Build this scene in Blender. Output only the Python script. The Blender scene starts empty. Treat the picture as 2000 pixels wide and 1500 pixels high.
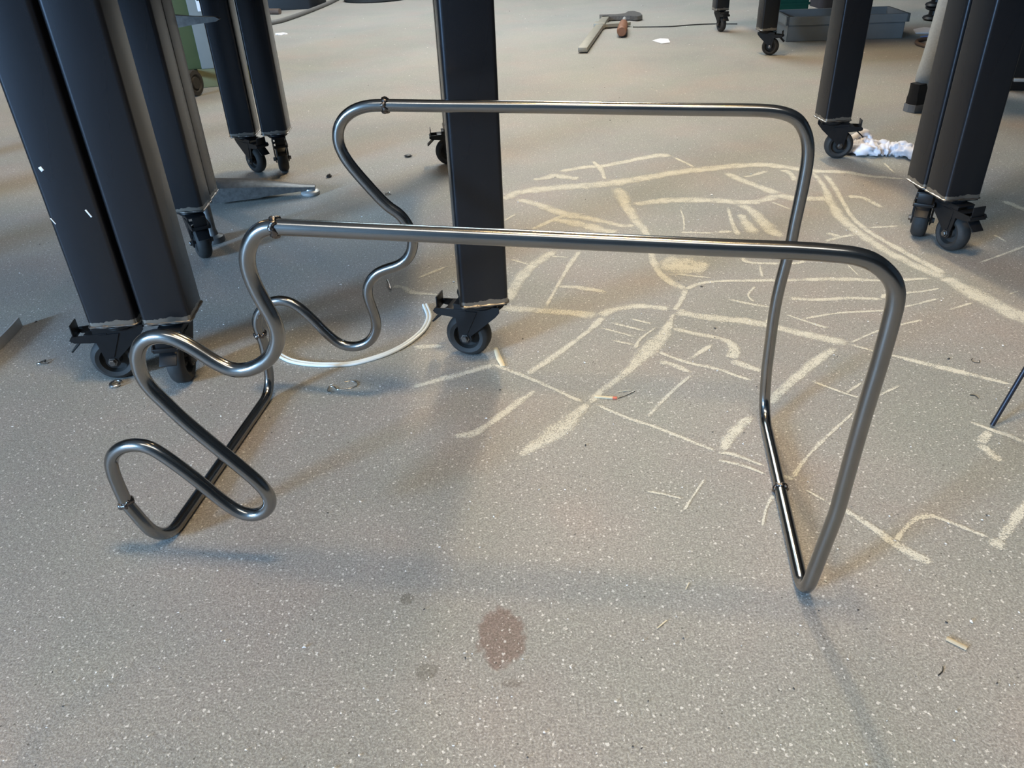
import bpy, bmesh, math, random
from mathutils import Vector, Matrix, noise as mnoise
random.seed(7)
S = bpy.context.scene
C = S.collection
PI = math.pi

# ------------------------------------------------------------------ camera
CAM_H = 0.82686
cam_data = bpy.data.cameras.new('camera')
cam = bpy.data.objects.new('camera', cam_data)
C.objects.link(cam)
cam_data.sensor_fit = 'HORIZONTAL'
cam_data.sensor_width = 36.0
cam_data.lens = 36.0 * 1512.18 / 2000.0
cam_data.clip_start = 0.02
cam_data.clip_end = 60
cam.matrix_world = (Matrix.Translation((0, 0, CAM_H)) @ Matrix.Rotation(math.radians(90 - 31.8038), 4, 'X')
                    @ Matrix.Rotation(math.radians(-1 * 2.6545), 4, 'Z'))
S.camera = cam

# ------------------------------------------------------------------ world, lamps, exposure
S.view_settings.view_transform = 'Standard'
S.view_settings.look = 'None'
S.view_settings.gamma = 1.0
S.view_settings.use_curve_mapping = False
S.view_settings.exposure = 0.0
world = bpy.data.worlds.new('world')
S.world = world
world.use_nodes = True
world.node_tree.nodes['Background'].inputs[0].default_value = (0.6, 0.7, 0.85, 1)
world.node_tree.nodes['Background'].inputs[1].default_value = 0.1
S.cycles.use_denoising = True
S.cycles.max_bounces = 6
S.cycles.sample_clamp_indirect = 4.0


def area(name, loc, target, sx, sy, power, color):
    l = bpy.data.lights.new(name, 'AREA')
    l.shape = 'RECTANGLE'
    l.size, l.size_y = sx, sy
    l.energy = power
    l.color = color
    o = bpy.data.objects.new(name, l)
    C.objects.link(o)
    o.location = loc
    d = Vector(target) - Vector(loc)
    o.rotation_euler = d.to_track_quat('-Z', 'Y').to_euler()
    return o


WARM = (1.0, 0.72, 0.38)
COOL = (0.38, 0.65, 1.0)
# warm ceiling strip lamps: one right over the frame, others down the hall
area('ceiling_lamp', (0.15, 0.80, 3.2), (0.15, 0.80, 0), 0.75, 0.36, 52, WARM)
area('ceiling_lamp', (0.55, 4.3, 3.7), (0.55, 4.3, 0), 0.22, 1.2, 108, (1.0, 0.76, 0.45))
area('ceiling_lamp', (-4.2, 6.2, 3.4), (-3.0, 4.5, 0), 0.30, 1.5, 46, (1.0, 0.66, 0.33))  # unseen lamp, placed to warm the floor under the left rear table
# overhead lights; the two distant ones are added to brighten the far floor
area('overhead_light', (-0.3, -0.6, 3.7), (-0.3, -0.6, 0), 3.4, 0.75, 44, (1.0, 0.97, 0.90))
area('overhead_light', (0.0, 7.0, 4.3), (0.0, 7.0, 0), 3.0, 2.0, 190, (0.64, 0.86, 1.0))
area('overhead_light', (-0.4, 9.4, 4.3), (-0.4, 9.4, 0), 3.0, 2.0, 190, (1.0, 0.92, 0.84))
# daylight through the hall's side windows
area('window_light', (-7.8, -4.4, 2.4), (0, 1.5, 0.2), 1.7, 2.0, 2200, COOL)

CHALK_ALPHA = 0.74
# oil stains: x, y, half sizes, tint
STAINS = [(-0.030, 0.697, 0.031, 0.045, (0.74, 0.60, 0.57)),
          (-0.126, 0.648, 0.014, 0.013, (0.72, 0.72, 0.70)),
          (-0.162, 0.772, 0.009, 0.010, (0.70, 0.70, 0.68)),
          (-0.017, 0.625, 0.013, 0.006, (0.78, 0.76, 0.74))]

# ------------------------------------------------------------------ measured data (tubes in 0.1 mm, chalk strokes as x, y, width in mm)
TUBES = {
    'bent_a': [[-2593,8450,5266],[2377,7600,5105],[2929,7506,5093],[3205,7459,5080],[3441,7418,5063],[3520,7405,5055],[3598,7392,5042],[3674,7379,5022],[3711,7372,5010],[3748,7366,4995],[3783,7360,4977],[3817,7354,4958],[3881,7343,4912],[3940,7333,4859],[3968,7328,4830],[3993,7324,4800],[4015,7320,4768],[4035,7317,4733],[4051,7314,4697],[4063,7312,4660],[4073,7310,4621],[4085,7308,4542],[4090,7307,4463],[4089,7308,4182],[4077,7310,3782],[4050,7314,3222],[4039,7316,2942],[4027,7318,2542],[4008,7322,1742],[4003,7322,1622],[3993,7324,1502],[3887,7343,467],[3880,7348,387],[3877,7354,348],[3875,7364,310],[3873,7378,274],[3873,7397,240],[3874,7420,208],[3875,7448,180],[3878,7478,156],[3882,7511,135],[3886,7547,120],[3892,7584,109],[3898,7623,102],[3904,7662,98],[3924,7780,96],[4238,9595,96]],
    'bent_b': [[4238,9595,96],[4511,11172,96],[4524,11251,97],[4537,11330,103],[4544,11369,109],[4550,11407,117],[4556,11444,129],[4561,11481,144],[4566,11516,162],[4570,11549,182],[4574,11581,206],[4578,11610,232],[4580,11638,260],[4583,11663,291],[4585,11685,324],[4586,11704,358],[4586,11721,394],[4586,11735,431],[4586,11745,470],[4584,11753,509],[4583,11758,548],[4578,11763,628],[4556,11768,987],[4550,11769,1107],[4534,11771,1867],[4532,11772,2027],[4533,11772,2227],[4538,11771,2427],[4550,11769,2627],[4567,11766,2826],[4615,11757,3304],[4624,11756,3424],[4633,11754,3744],[4656,11750,4183],[4665,11749,4383],[4670,11748,4583],[4670,11748,4703],[4664,11749,4823],[4655,11751,4903],[4641,11753,4981],[4620,11757,5058],[4593,11761,5133],[4557,11767,5204],[4515,11775,5271],[4490,11779,5302],[4464,11783,5331],[4434,11788,5357],[4403,11794,5380],[4369,11800,5400],[4333,11806,5417],[4297,11812,5432],[4222,11825,5456],[4145,11838,5473],[4067,11851,5484],[3989,11865,5492],[3871,11885,5500],[3634,11925,5507],[2885,12053,5519],[637,12438,5573],[-981,12714,5602],[-1809,12856,5621]],
    'wavy_b': [[-1809,12856,5621],[-1966,12882,5620],[-2045,12896,5615],[-2123,12909,5605],[-2200,12922,5589],[-2275,12935,5566],[-2348,12948,5536],[-2383,12954,5518],[-2449,12965,5477],[-2481,12970,5453],[-2510,12975,5427],[-2538,12980,5399],[-2564,12985,5369],[-2587,12989,5337],[-2608,12992,5304],[-2626,12995,5268],[-2641,12998,5232],[-2652,13000,5194],[-2660,13001,5155],[-2665,13002,5116],[-2667,13002,5076],[-2666,13002,5037],[-2661,13001,4997],[-2654,13000,4958],[-2644,12998,4920],[-2619,12994,4845],[-2586,12988,4772],[-2548,12982,4702],[-2484,12971,4602],[-2391,12955,4473],[-2222,12926,4252],[-2098,12905,4097],[-2045,12896,4038],[-1990,12887,3981],[-1931,12876,3929],[-1836,12860,3859],[-1806,12855,3833],[-1779,12850,3804],[-1754,12846,3774],[-1731,12842,3742],[-1692,12836,3673],[-1675,12833,3637],[-1647,12828,3563],[-1626,12824,3486],[-1618,12823,3447],[-1614,12822,3408],[-1612,12822,3368],[-1614,12822,3328],[-1619,12823,3289],[-1627,12824,3250],[-1637,12826,3212],[-1650,12828,3174],[-1666,12831,3138],[-1683,12834,3102],[-1704,12838,3069],[-1727,12841,3036],[-1752,12846,3006],[-1780,12851,2978],[-1809,12856,2952],[-1841,12861,2928],[-1873,12867,2907],[-1908,12872,2887],[-1943,12878,2871],[-1980,12885,2856],[-2129,12910,2805],[-2202,12923,2776],[-2273,12935,2743],[-2307,12941,2724],[-2340,12946,2701],[-2370,12952,2677],[-2400,12957,2650],[-2427,12961,2622],[-2452,12966,2592],[-2476,12970,2560],[-2497,12973,2527],[-2515,12976,2492],[-2531,12979,2455],[-2544,12981,2418],[-2553,12983,2379],[-2560,12984,2340],[-2563,12984,2301],[-2563,12984,2261],[-2559,12984,2222],[-2548,12982,2143],[-2494,12973,1869],[-2486,12971,1790],[-2485,12971,1710],[-2488,12972,1670],[-2493,12973,1631],[-2502,12974,1592],[-2514,12976,1554],[-2528,12978,1517],[-2544,12981,1481],[-2563,12985,1447],[-2585,12988,1413],[-2608,12992,1382],[-2634,12997,1352],[-2662,13001,1324],[-2692,13006,1298],[-2723,13012,1275],[-2757,13018,1254],[-2791,13023,1235],[-2827,13030,1219],[-2864,13036,1206],[-2901,13042,1195],[-2940,13049,1187],[-2979,13055,1182],[-3018,13062,1179],[-3057,13069,1180],[-3096,13075,1183],[-3134,13082,1189],[-3172,13089,1198],[-3209,13095,1211],[-3245,13101,1227],[-3279,13107,1246],[-3311,13112,1268],[-3342,13118,1293],[-3398,13127,1348],[-3451,13136,1407],[-3503,13145,1467],[-3552,13153,1530],[-3671,13174,1689],[-3771,13191,1812],[-3850,13204,1901],[-3906,13214,1957],[-3936,13219,1983],[-3999,13230,2030],[-4033,13236,2050],[-4067,13242,2069],[-4104,13248,2084],[-4141,13254,2096],[-4179,13261,2105],[-4217,13267,2110],[-4256,13274,2112],[-4295,13281,2111],[-4334,13287,2106],[-4372,13294,2098],[-4410,13300,2088],[-4447,13306,2074],[-4483,13313,2058],[-4517,13319,2039],[-4584,13330,1997],[-4645,13340,1947],[-4701,13350,1892],[-4727,13354,1862],[-4750,13358,1830],[-4771,13362,1796],[-4790,13365,1761],[-4806,13368,1725],[-4819,13370,1688],[-4829,13372,1650],[-4836,13373,1611],[-4840,13374,1571],[-4840,13374,1532],[-4838,13373,1492],[-4823,13371,1373]],
    'floor': [[-4823,13371,1373],[-4803,13367,1174],[-4802,13367,1095],[-4831,13372,615],[-4837,13371,535],[-4843,13364,456],[-4846,13357,418],[-4850,13346,380],[-4855,13332,343],[-4859,13314,308],[-4864,13293,275],[-4870,13269,244],[-4875,13242,215],[-4881,13213,190],[-4887,13181,167],[-4893,13147,147],[-4899,13112,131],[-4905,13075,118],[-4911,13037,109],[-4916,12998,103],[-4928,12919,97],[-4939,12840,96],[-5402,9469,96],[-5420,9350,100],[-5428,9311,104],[-5436,9273,111],[-5445,9236,121],[-5456,9200,134],[-5467,9166,150],[-5480,9134,170],[-5494,9104,192],[-5508,9077,217],[-5523,9053,244],[-5539,9031,273],[-5555,9013,305],[-5571,8999,338],[-5587,8987,372],[-5603,8980,407],[-5619,8975,443],[-5635,8974,480],[-5682,8978,590],[-5821,9002,922]],
    'wavy_f': [[-5821,9002,922],[-5836,9004,1242],[-5838,9005,1362],[-5837,9004,1442],[-5832,9004,1522],[-5820,9002,1601],[-5811,9000,1640],[-5801,8998,1678],[-5787,8996,1715],[-5770,8993,1750],[-5749,8989,1784],[-5725,8985,1816],[-5699,8981,1845],[-5670,8976,1872],[-5640,8971,1898],[-5608,8965,1921],[-5575,8960,1942],[-5541,8954,1961],[-5505,8948,1977],[-5468,8941,1991],[-5430,8935,2002],[-5392,8928,2011],[-5353,8922,2017],[-5314,8915,2020],[-5275,8908,2021],[-5236,8902,2018],[-5197,8895,2013],[-5159,8889,2003],[-5122,8882,1990],[-5087,8876,1972],[-5054,8871,1952],[-5022,8865,1928],[-4962,8855,1877],[-4904,8845,1823],[-4819,8830,1739],[-4737,8816,1652],[-4631,8798,1534],[-4527,8781,1413],[-4354,8751,1194],[-4276,8738,1104],[-4222,8728,1046],[-4165,8719,990],[-4105,8708,939],[-4073,8703,917],[-4038,8697,898],[-4003,8691,882],[-3965,8684,871],[-3927,8678,864],[-3888,8671,861],[-3850,8665,864],[-3811,8658,871],[-3774,8652,882],[-3738,8646,898],[-3704,8640,917],[-3672,8634,940],[-3642,8629,965],[-3615,8625,994],[-3591,8621,1025],[-3570,8617,1058],[-3553,8614,1093],[-3541,8612,1130],[-3534,8611,1169],[-3533,8611,1208],[-3537,8611,1247],[-3544,8613,1286],[-3556,8614,1324],[-3570,8617,1361],[-3587,8620,1397],[-3606,8623,1432],[-3648,8630,1499],[-3694,8638,1564],[-3743,8646,1627],[-3819,8659,1719],[-4308,8743,2297],[-4384,8756,2389],[-4458,8769,2482],[-4505,8777,2546],[-4574,8789,2644],[-4729,8815,2876],[-4772,8822,2943],[-4809,8829,3014],[-4824,8831,3051],[-4837,8833,3088],[-4847,8835,3127],[-4855,8837,3166],[-4860,8837,3205],[-4863,8838,3245],[-4863,8838,3285],[-4856,8837,3364],[-4850,8836,3404],[-4841,8834,3443],[-4830,8832,3481],[-4816,8830,3518],[-4799,8827,3554],[-4780,8824,3588],[-4758,8820,3621],[-4733,8816,3652],[-4705,8811,3680],[-4675,8806,3704],[-4642,8800,3726],[-4608,8794,3745],[-4572,8788,3760],[-4534,8782,3772],[-4496,8775,3782],[-4458,8769,3787],[-4419,8762,3790],[-4379,8755,3789],[-4340,8749,3786],[-4302,8742,3778],[-4264,8736,3768],[-4227,8729,3754],[-4156,8717,3720],[-4088,8706,3680],[-4023,8694,3635],[-3961,8684,3586],[-3838,8663,3485],[-3774,8652,3438],[-3741,8646,3416],[-3673,8635,3377],[-3637,8628,3360],[-3600,8622,3347],[-3563,8616,3338],[-3524,8609,3333],[-3485,8602,3332],[-3446,8596,3334],[-3407,8589,3339],[-3368,8582,3348],[-3331,8576,3358],[-3294,8570,3372],[-3222,8557,3404],[-3153,8546,3444],[-3089,8535,3489],[-3058,8529,3515],[-3030,8525,3542],[-3003,8520,3571],[-2978,8516,3602],[-2955,8512,3634],[-2915,8505,3703],[-2899,8502,3739],[-2884,8500,3776],[-2872,8498,3814],[-2863,8496,3853],[-2857,8495,3892],[-2855,8495,3932],[-2855,8495,3972],[-2858,8495,4011],[-2872,8498,4090],[-2894,8501,4167],[-2945,8510,4318],[-2980,8516,4433],[-3000,8520,4510],[-3016,8522,4588],[-3026,8524,4668],[-3031,8525,4747],[-3029,8524,4787],[-3025,8524,4827],[-3019,8523,4866],[-3009,8521,4905],[-2997,8519,4943],[-2982,8516,4980],[-2965,8514,5015],[-2946,8510,5050],[-2924,8507,5083],[-2900,8502,5115],[-2874,8498,5144],[-2845,8493,5171],[-2814,8488,5195],[-2781,8482,5216],[-2746,8476,5233],[-2709,8470,5246],[-2671,8463,5255],[-2593,8450,5266]],
}
CHALK = [
    [-1,2481,33,47,2548,49,126,2575,64,258,2589,66,364,2603,64,476,2642,62,619,2692,59,763,2725,57,849,2740,54,930,2736,57,999,2696,48,1071,2639,48,1179,2604,36,1236,2551,29,1334,2504,23],
    [203,2767,28,307,2807,42,381,2815,40,547,2899,47,636,2915,52],
    [638,2894,15,692,2727,14],
    [338,2882,15,354,2781,22,356,2643,12],
    [105,2681,27,160,2705,37,189,2722,54,235,2688,43,266,2674,34],
    [381,2570,54,389,2351,40,398,2225,33,408,2122,22,395,1973,22,394,1858,22,409,1789,24,441,1739,21],
    [45,2482,31,117,2411,40,184,2322,44,251,2278,40,306,2230,26,356,2191,25,384,2200,19],
    [202,2312,28,172,2296,24,131,2254,19,73,2190,18],
    [147,2278,36,201,2244,46,264,2190,50,325,2132,41],
    [36,2342,11,-4,2278,11],
    [408,2377,32,484,2396,47,559,2401,55,676,2377,45,765,2349,43,834,2369,36,876,2393,50,925,2364,50,1026,2349,44],
    [775,2667,22,806,2583,38,847,2492,38,881,2408,43],
    [924,2662,20,870,2625,22,822,2606,24],
    [980,2671,32,989,2616,24,976,2531,19],
    [1071,2639,17,1046,2455,22,1010,2293,28,991,2159,35,996,2058,33,1013,1919,32,1045,1812,32,1076,1732,37],
    [1099,2599,17,1079,2450,19,1046,2288,17,1027,2180,15,1025,2067,19,1046,1948,23,1073,1829,25,1089,1759,34],
    [1079,1738,47,1092,1677,56,1110,1607,61,1142,1509,55,1174,1415,44],
    [1082,2356,31,1125,2342,24,1143,2239,18],
    [1035,2090,16,1127,2090,16],
    [909,2069,21,933,2031,20],
    [880,2002,14,931,2027,15,984,2044,16],
    [741,2331,34,758,2271,34,761,2190,40,761,2113,47,776,2050,30],
    [714,2250,25,710,2170,32,708,2083,38],
    [696,2322,11,671,2175,14,662,2077,19],
    [609,2108,20,654,2110,20],
    [837,2346,11,874,2269,11],
    [549,2329,7,537,2219,6,516,2120,6],
    [497,2122,16,607,2102,16],
    [138,2026,32,69,1926,32,25,1822,35,-5,1708,31],
    [9,1981,12,62,1937,11],
    [206,2018,17,173,1935,16,135,1819,10,87,1669,10],
    [119,1989,11,176,1972,11],
    [125,1788,15,178,1777,21,244,1743,22],
    [-20,1685,38,75,1658,27,147,1639,32,206,1616,36],
    [206,1616,26,257,1647,24,313,1658,25,382,1634,22],
    [441,1739,13,410,1665,14,387,1626,12],
    [440,1736,14,473,1763,15,526,1776,15,621,1770,18,733,1762,18,827,1756,22,926,1736,15,1047,1736,12],
    [389,1618,36,444,1588,31,525,1561,31,576,1533,30,639,1486,29,725,1429,33],
    [725,1429,11,758,1399,9,788,1377,9,831,1344,18,906,1288,17,968,1241,10],
    [527,1673,11,566,1644,11,616,1618,11],
    [636,1580,9,663,1547,10,709,1501,10],
    [622,1626,12,575,1529,11],
    [662,1554,9,758,1575,10,861,1577,10,925,1594,8,1012,1626,8],
    [665,1663,17,731,1647,17,804,1648,17,882,1635,17],
    [882,1635,11,903,1658,14,991,1666,10,1038,1678,9],
    [612,1739,7,580,1689,6,583,1652,8],
    [659,1868,7,643,1781,9],
    [632,1922,9,634,1886,17,709,1867,17,761,1866,15,782,1879,12],
    [880,1852,5,880,1764,5],
    [727,1436,6,767,1460,6,805,1481,7,864,1505,8,927,1524,8],
    [998,1562,7,1080,1598,8],
    [1190,1805,8,1362,1898,9,1436,1940,9],
    [1515,2264,29,1534,2178,29,1551,2105,28],
    [1177,1630,6,1211,1646,6],
    [1342,2002,11,1349,1933,11],
    [1345,2707,12,1325,2563,12],
    [422,1835,10,527,1794,9],
    [218,1611,17,194,1566,17,141,1496,13,76,1417,19,30,1364,15],
    [-38,1415,9,-8,1389,12,52,1337,13,91,1297,9,137,1252,11],
    [161,1242,8,211,1195,9,256,1162,9,305,1119,9,352,1078,9],
    [47,1307,11,7,1259,18,-39,1202,19,-77,1165,21,-112,1159,16],
    [7,1090,12,31,1114,30,58,1139,37,107,1196,34,146,1251,15],
    [145,1247,15,186,1302,19,243,1364,19,287,1433,37,334,1499,39,363,1558,17,385,1613,7],
    [201,1561,9,285,1500,9],
    [232,1579,9,308,1529,9],
    [282,1593,10,328,1561,9],
    [225,1495,9,270,1469,9],
    [332,1548,5,288,1497,7,267,1450,11],
    [366,1538,16,407,1510,19,453,1484,18,474,1460,22,474,1420,25,458,1393,25],
    [456,1386,28,487,1355,20,508,1337,16],
    [309,1441,10,368,1384,12,421,1354,10,447,1329,10,478,1303,8],
    [440,1460,12,371,1394,12],
    [312,1381,19,326,1386,16,369,1340,13],
    [369,1340,8,314,1278,8,245,1185,11],
    [-206,1336,16,-150,1361,22,-88,1388,20,-32,1414,14],
    [-217,1505,19,-147,1506,19],
    [-296,1837,14,-268,1826,19,-238,1792,21,-165,1769,8],
    [-236,1880,14,-158,1953,14],
    [688,1417,19,610,1350,24,522,1260,21,487,1217,20],
    [444,1183,21,392,1126,22,360,1078,17],
    [351,1075,9,382,1064,9,423,1028,7],
    [443,1004,12,457,991,12],
    [346,1054,7,389,1032,7,417,1008,4],
    [456,995,11,497,1047,7,561,1112,7,634,1180,5],
    [466,967,5,491,933,5],
    [491,933,10,509,914,11,534,875,10,553,836,16,573,808,18,589,793,10],
    [559,840,8,575,858,8,605,882,10,634,890,12,652,878,8,674,858,8,695,839,10],
    [691,833,22,709,818,22],
    [705,828,15,752,871,16,783,898,16,852,960,16],
    [590,1293,8,640,1241,7,661,1225,8],
    [640,1241,6,689,1279,6],
    [694,1225,6,757,1263,6],
    [820,1131,9,840,1109,12,862,1088,12,880,1063,12,901,1039,12],
    [840,1099,18,804,1064,14],
    [803,1064,21,808,1031,18,818,1011,7],
    [414,958,7,392,926,5,372,882,3],
    [211,980,5,241,969,5,268,956,5],
    [316,1008,4,280,956,4,261,926,5],
    [411,1921,84,471,1879,118,526,1856,53],
]
MISC = {
    'arc': [[-0.5345,1.5262],[-0.5079,1.4937],[-0.4727,1.4636],[-0.4271,1.4462],[-0.3841,1.4401],[-0.3425,1.4407],[-0.3028,1.4567],[-0.2635,1.4822],[-0.2299,1.5196],[-0.2017,1.5714],[-0.1907,1.6161],[-0.1898,1.6556],[-0.2036,1.7135]],
    'hook': [[-0.3649,1.3291],[-0.3746,1.3373],[-0.3745,1.3544],[-0.3635,1.3514],[-0.3537,1.3408],[-0.3304,1.3432],[-0.3185,1.3522],[-0.3205,1.3656],[-0.3321,1.3727],[-0.3453,1.3688]],
    'ring': [[-0.8312,1.4024]],
    'pin': [[-0.3111,1.8565],[-0.2985,1.8143]],
    'match': [[0.1609,1.2698],[0.2037,1.2606]],
    'shave': [[0.2037,1.2606],[0.2254,1.2716],[0.2413,1.2834]],
    'sliver': [[0.2091,1.2843],[0.2339,1.2878]],
    'splint': [[-0.0323,1.4833],[-0.0249,1.4354],[-0.0166,1.4023]],
    'paper': [[1.0546,5.645],[1.1236,5.7171],[1.1687,5.6794],[1.1519,5.5244],[1.0894,5.499]],
    'wire': [[1.0289,6.3189],[1.1016,6.294],[1.3004,6.254],[1.4594,6.2844],[1.6204,6.2858],[1.788,6.227]],
    'clampbar': [[0.5546,5.2984],[0.8398,6.5901]],
    'clamparm': [[0.8586,6.6447],[1.0899,6.6553]],
    'clamph': [[0.9904,6.4477],[0.8926,5.887]],
    'clamp2': [[0.7698,6.4364],[0.99,6.4186]],
    'strip': [[-1.1834,1.6023],[-1.1851,1.7052]],
    'rod': [[0.8523,1.1142],[0.8754,1.0705]],
    'tan': [[0.5437,0.6614],[0.5612,0.6442]],
    's1': [[0.1773,0.6984],[0.1928,0.7114]],
    's2': [[0.2296,0.7639],[0.2375,0.7769]],
    'stain': [[-0.0326,0.697],[-0.058,0.6615],[-0.0023,0.7255],[-0.1265,0.6481],[-0.1619,0.7717],[-0.0173,0.6246]],
    'cloth': [[1.2771,2.8378],[1.3151,2.7837],[1.3806,2.8065],[1.4242,2.7788],[1.4469,2.7157]],
    'cableL': [[-1.9395,7.57],[-1.9011,7.8056],[-1.8889,8.3069],[-1.9358,8.9921],[-2.0502,9.6534]],
    'loop': [[2.7229,5.1722],[2.63,5.1583],[2.551,5.0573],[2.5289,4.944],[2.5686,4.8552]],
    'pipe': [[-2.2228,8.394],[-2.0744,8.337]],
    'blue': [[2.7537,5.3854],[2.8258,5.3163]],
    'wpaper': [[2.8878,5.5812],[2.9081,5.4765]],
    'boot': [[1.7759,3.4277],[1.7912,3.3571]],
    'crate': [[2.0059,5.9575],[2.1776,6.0344]],
    'dark1': [[2.6348,6.9836],[2.8098,6.9121]],
    'blk': [[3.0528,5.8644],[3.1289,5.8374]],
    'wshav': [[-1.0399,1.5113]],
    'wring': [[0.9432,1.3394]],
    'squig': [[0.8669,1.2165],[0.8744,1.2141],[0.8763,1.2085],[0.8754,1.2033]],
    'ycrk': [[0.5065,0.6073],[0.5143,0.6128],[0.5182,0.6194]],
}

# ------------------------------------------------------------------ materials
def new_mat(name):
    m = bpy.data.materials.new(name)
    m.use_nodes = True
    nt = m.node_tree
    return m, nt, nt.nodes['Principled BSDF']


def nd(nt, kind, **kw):
    n = nt.nodes.new(kind)
    for k, v in kw.items():
        if k in ('op',):
            n.operation = v
        elif isinstance(k, str) and k.startswith('i_'):
            n.inputs[k[2:].replace('_', ' ')].default_value = v
        else:
            setattr(n, k, v)
    return n


def math_node(nt, op, a, b=None, c=None, clamp=False):
    n = nt.nodes.new('ShaderNodeMath')
    n.operation = op
    n.use_clamp = clamp
    for i, v in enumerate((a, b, c)):
        if v is None:
            continue
        if isinstance(v, (int, float)):
            n.inputs[i].default_value = v
        else:
            nt.links.new(v, n.inputs[i])
    return n.outputs[0]


def noise_tex(nt, vec, scale, detail=2.0, rough=0.5, dist=0.0):
    n = nt.nodes.new('ShaderNodeTexNoise')
    n.inputs['Scale'].default_value = scale
    n.inputs['Detail'].default_value = detail
    n.inputs['Roughness'].default_value = rough
    n.inputs['Distortion'].default_value = dist
    nt.links.new(vec, n.inputs['Vector'])
    return n


def ramp(nt, fac, stops):
    n = nt.nodes.new('ShaderNodeValToRGB')
    el = n.color_ramp.elements
    while len(el) < len(stops):
        el.new(0.5)
    for e, (p, c) in zip(el, stops):
        e.position = p
        e.color = (*c, 1) if len(c) == 3 else c
    nt.links.new(fac, n.inputs[0])
    return n.outputs[0]


def mix(nt, fac, a, b, mode='MIX'):
    n = nt.nodes.new('ShaderNodeMix')
    n.data_type = 'RGBA'
    n.blend_type = mode
    if isinstance(fac, (int, float)):
        n.inputs[0].default_value = fac
    else:
        nt.links.new(fac, n.inputs[0])
    for sock, v in ((n.inputs[6], a), (n.inputs[7], b)):
        if isinstance(v, tuple):
            sock.default_value = (*v, 1) if len(v) == 3 else v
        else:
            nt.links.new(v, sock)
    return n.outputs[2]


def g3(v):
    return (v, v, v)


def coord(nt, which='Object'):
    return nt.nodes.new('ShaderNodeTexCoord').outputs[which]


def bump(nt, p, height, strength, distance=0.002):
    b = nt.nodes.new('ShaderNodeBump')
    b.inputs['Strength'].default_value = strength
    b.inputs['Distance'].default_value = distance
    nt.links.new(height, b.inputs['Height'])
    nt.links.new(b.outputs[0], p.inputs['Normal'])


def simple(name, col, rough=0.5, metal=0.0, var=0.15, scale=60.0, bumpy=0.0, spec=None):
    m, nt, p = new_mat(name)
    co = coord(nt)
    n = noise_tex(nt, co, scale, 4, 0.6)
    a = tuple(c * (1 - var) for c in col)
    b = tuple(min(1, c * (1 + var)) for c in col)
    nt.links.new(mix(nt, n.outputs[0], a, b), p.inputs['Base Color'])
    p.inputs['Roughness'].default_value = rough
    p.inputs['Metallic'].default_value = metal
    if spec is not None:
        p.inputs['Specular IOR Level'].default_value = spec
    if bumpy:
        bump(nt, p, n.outputs[0], bumpy)
    return m


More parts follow.
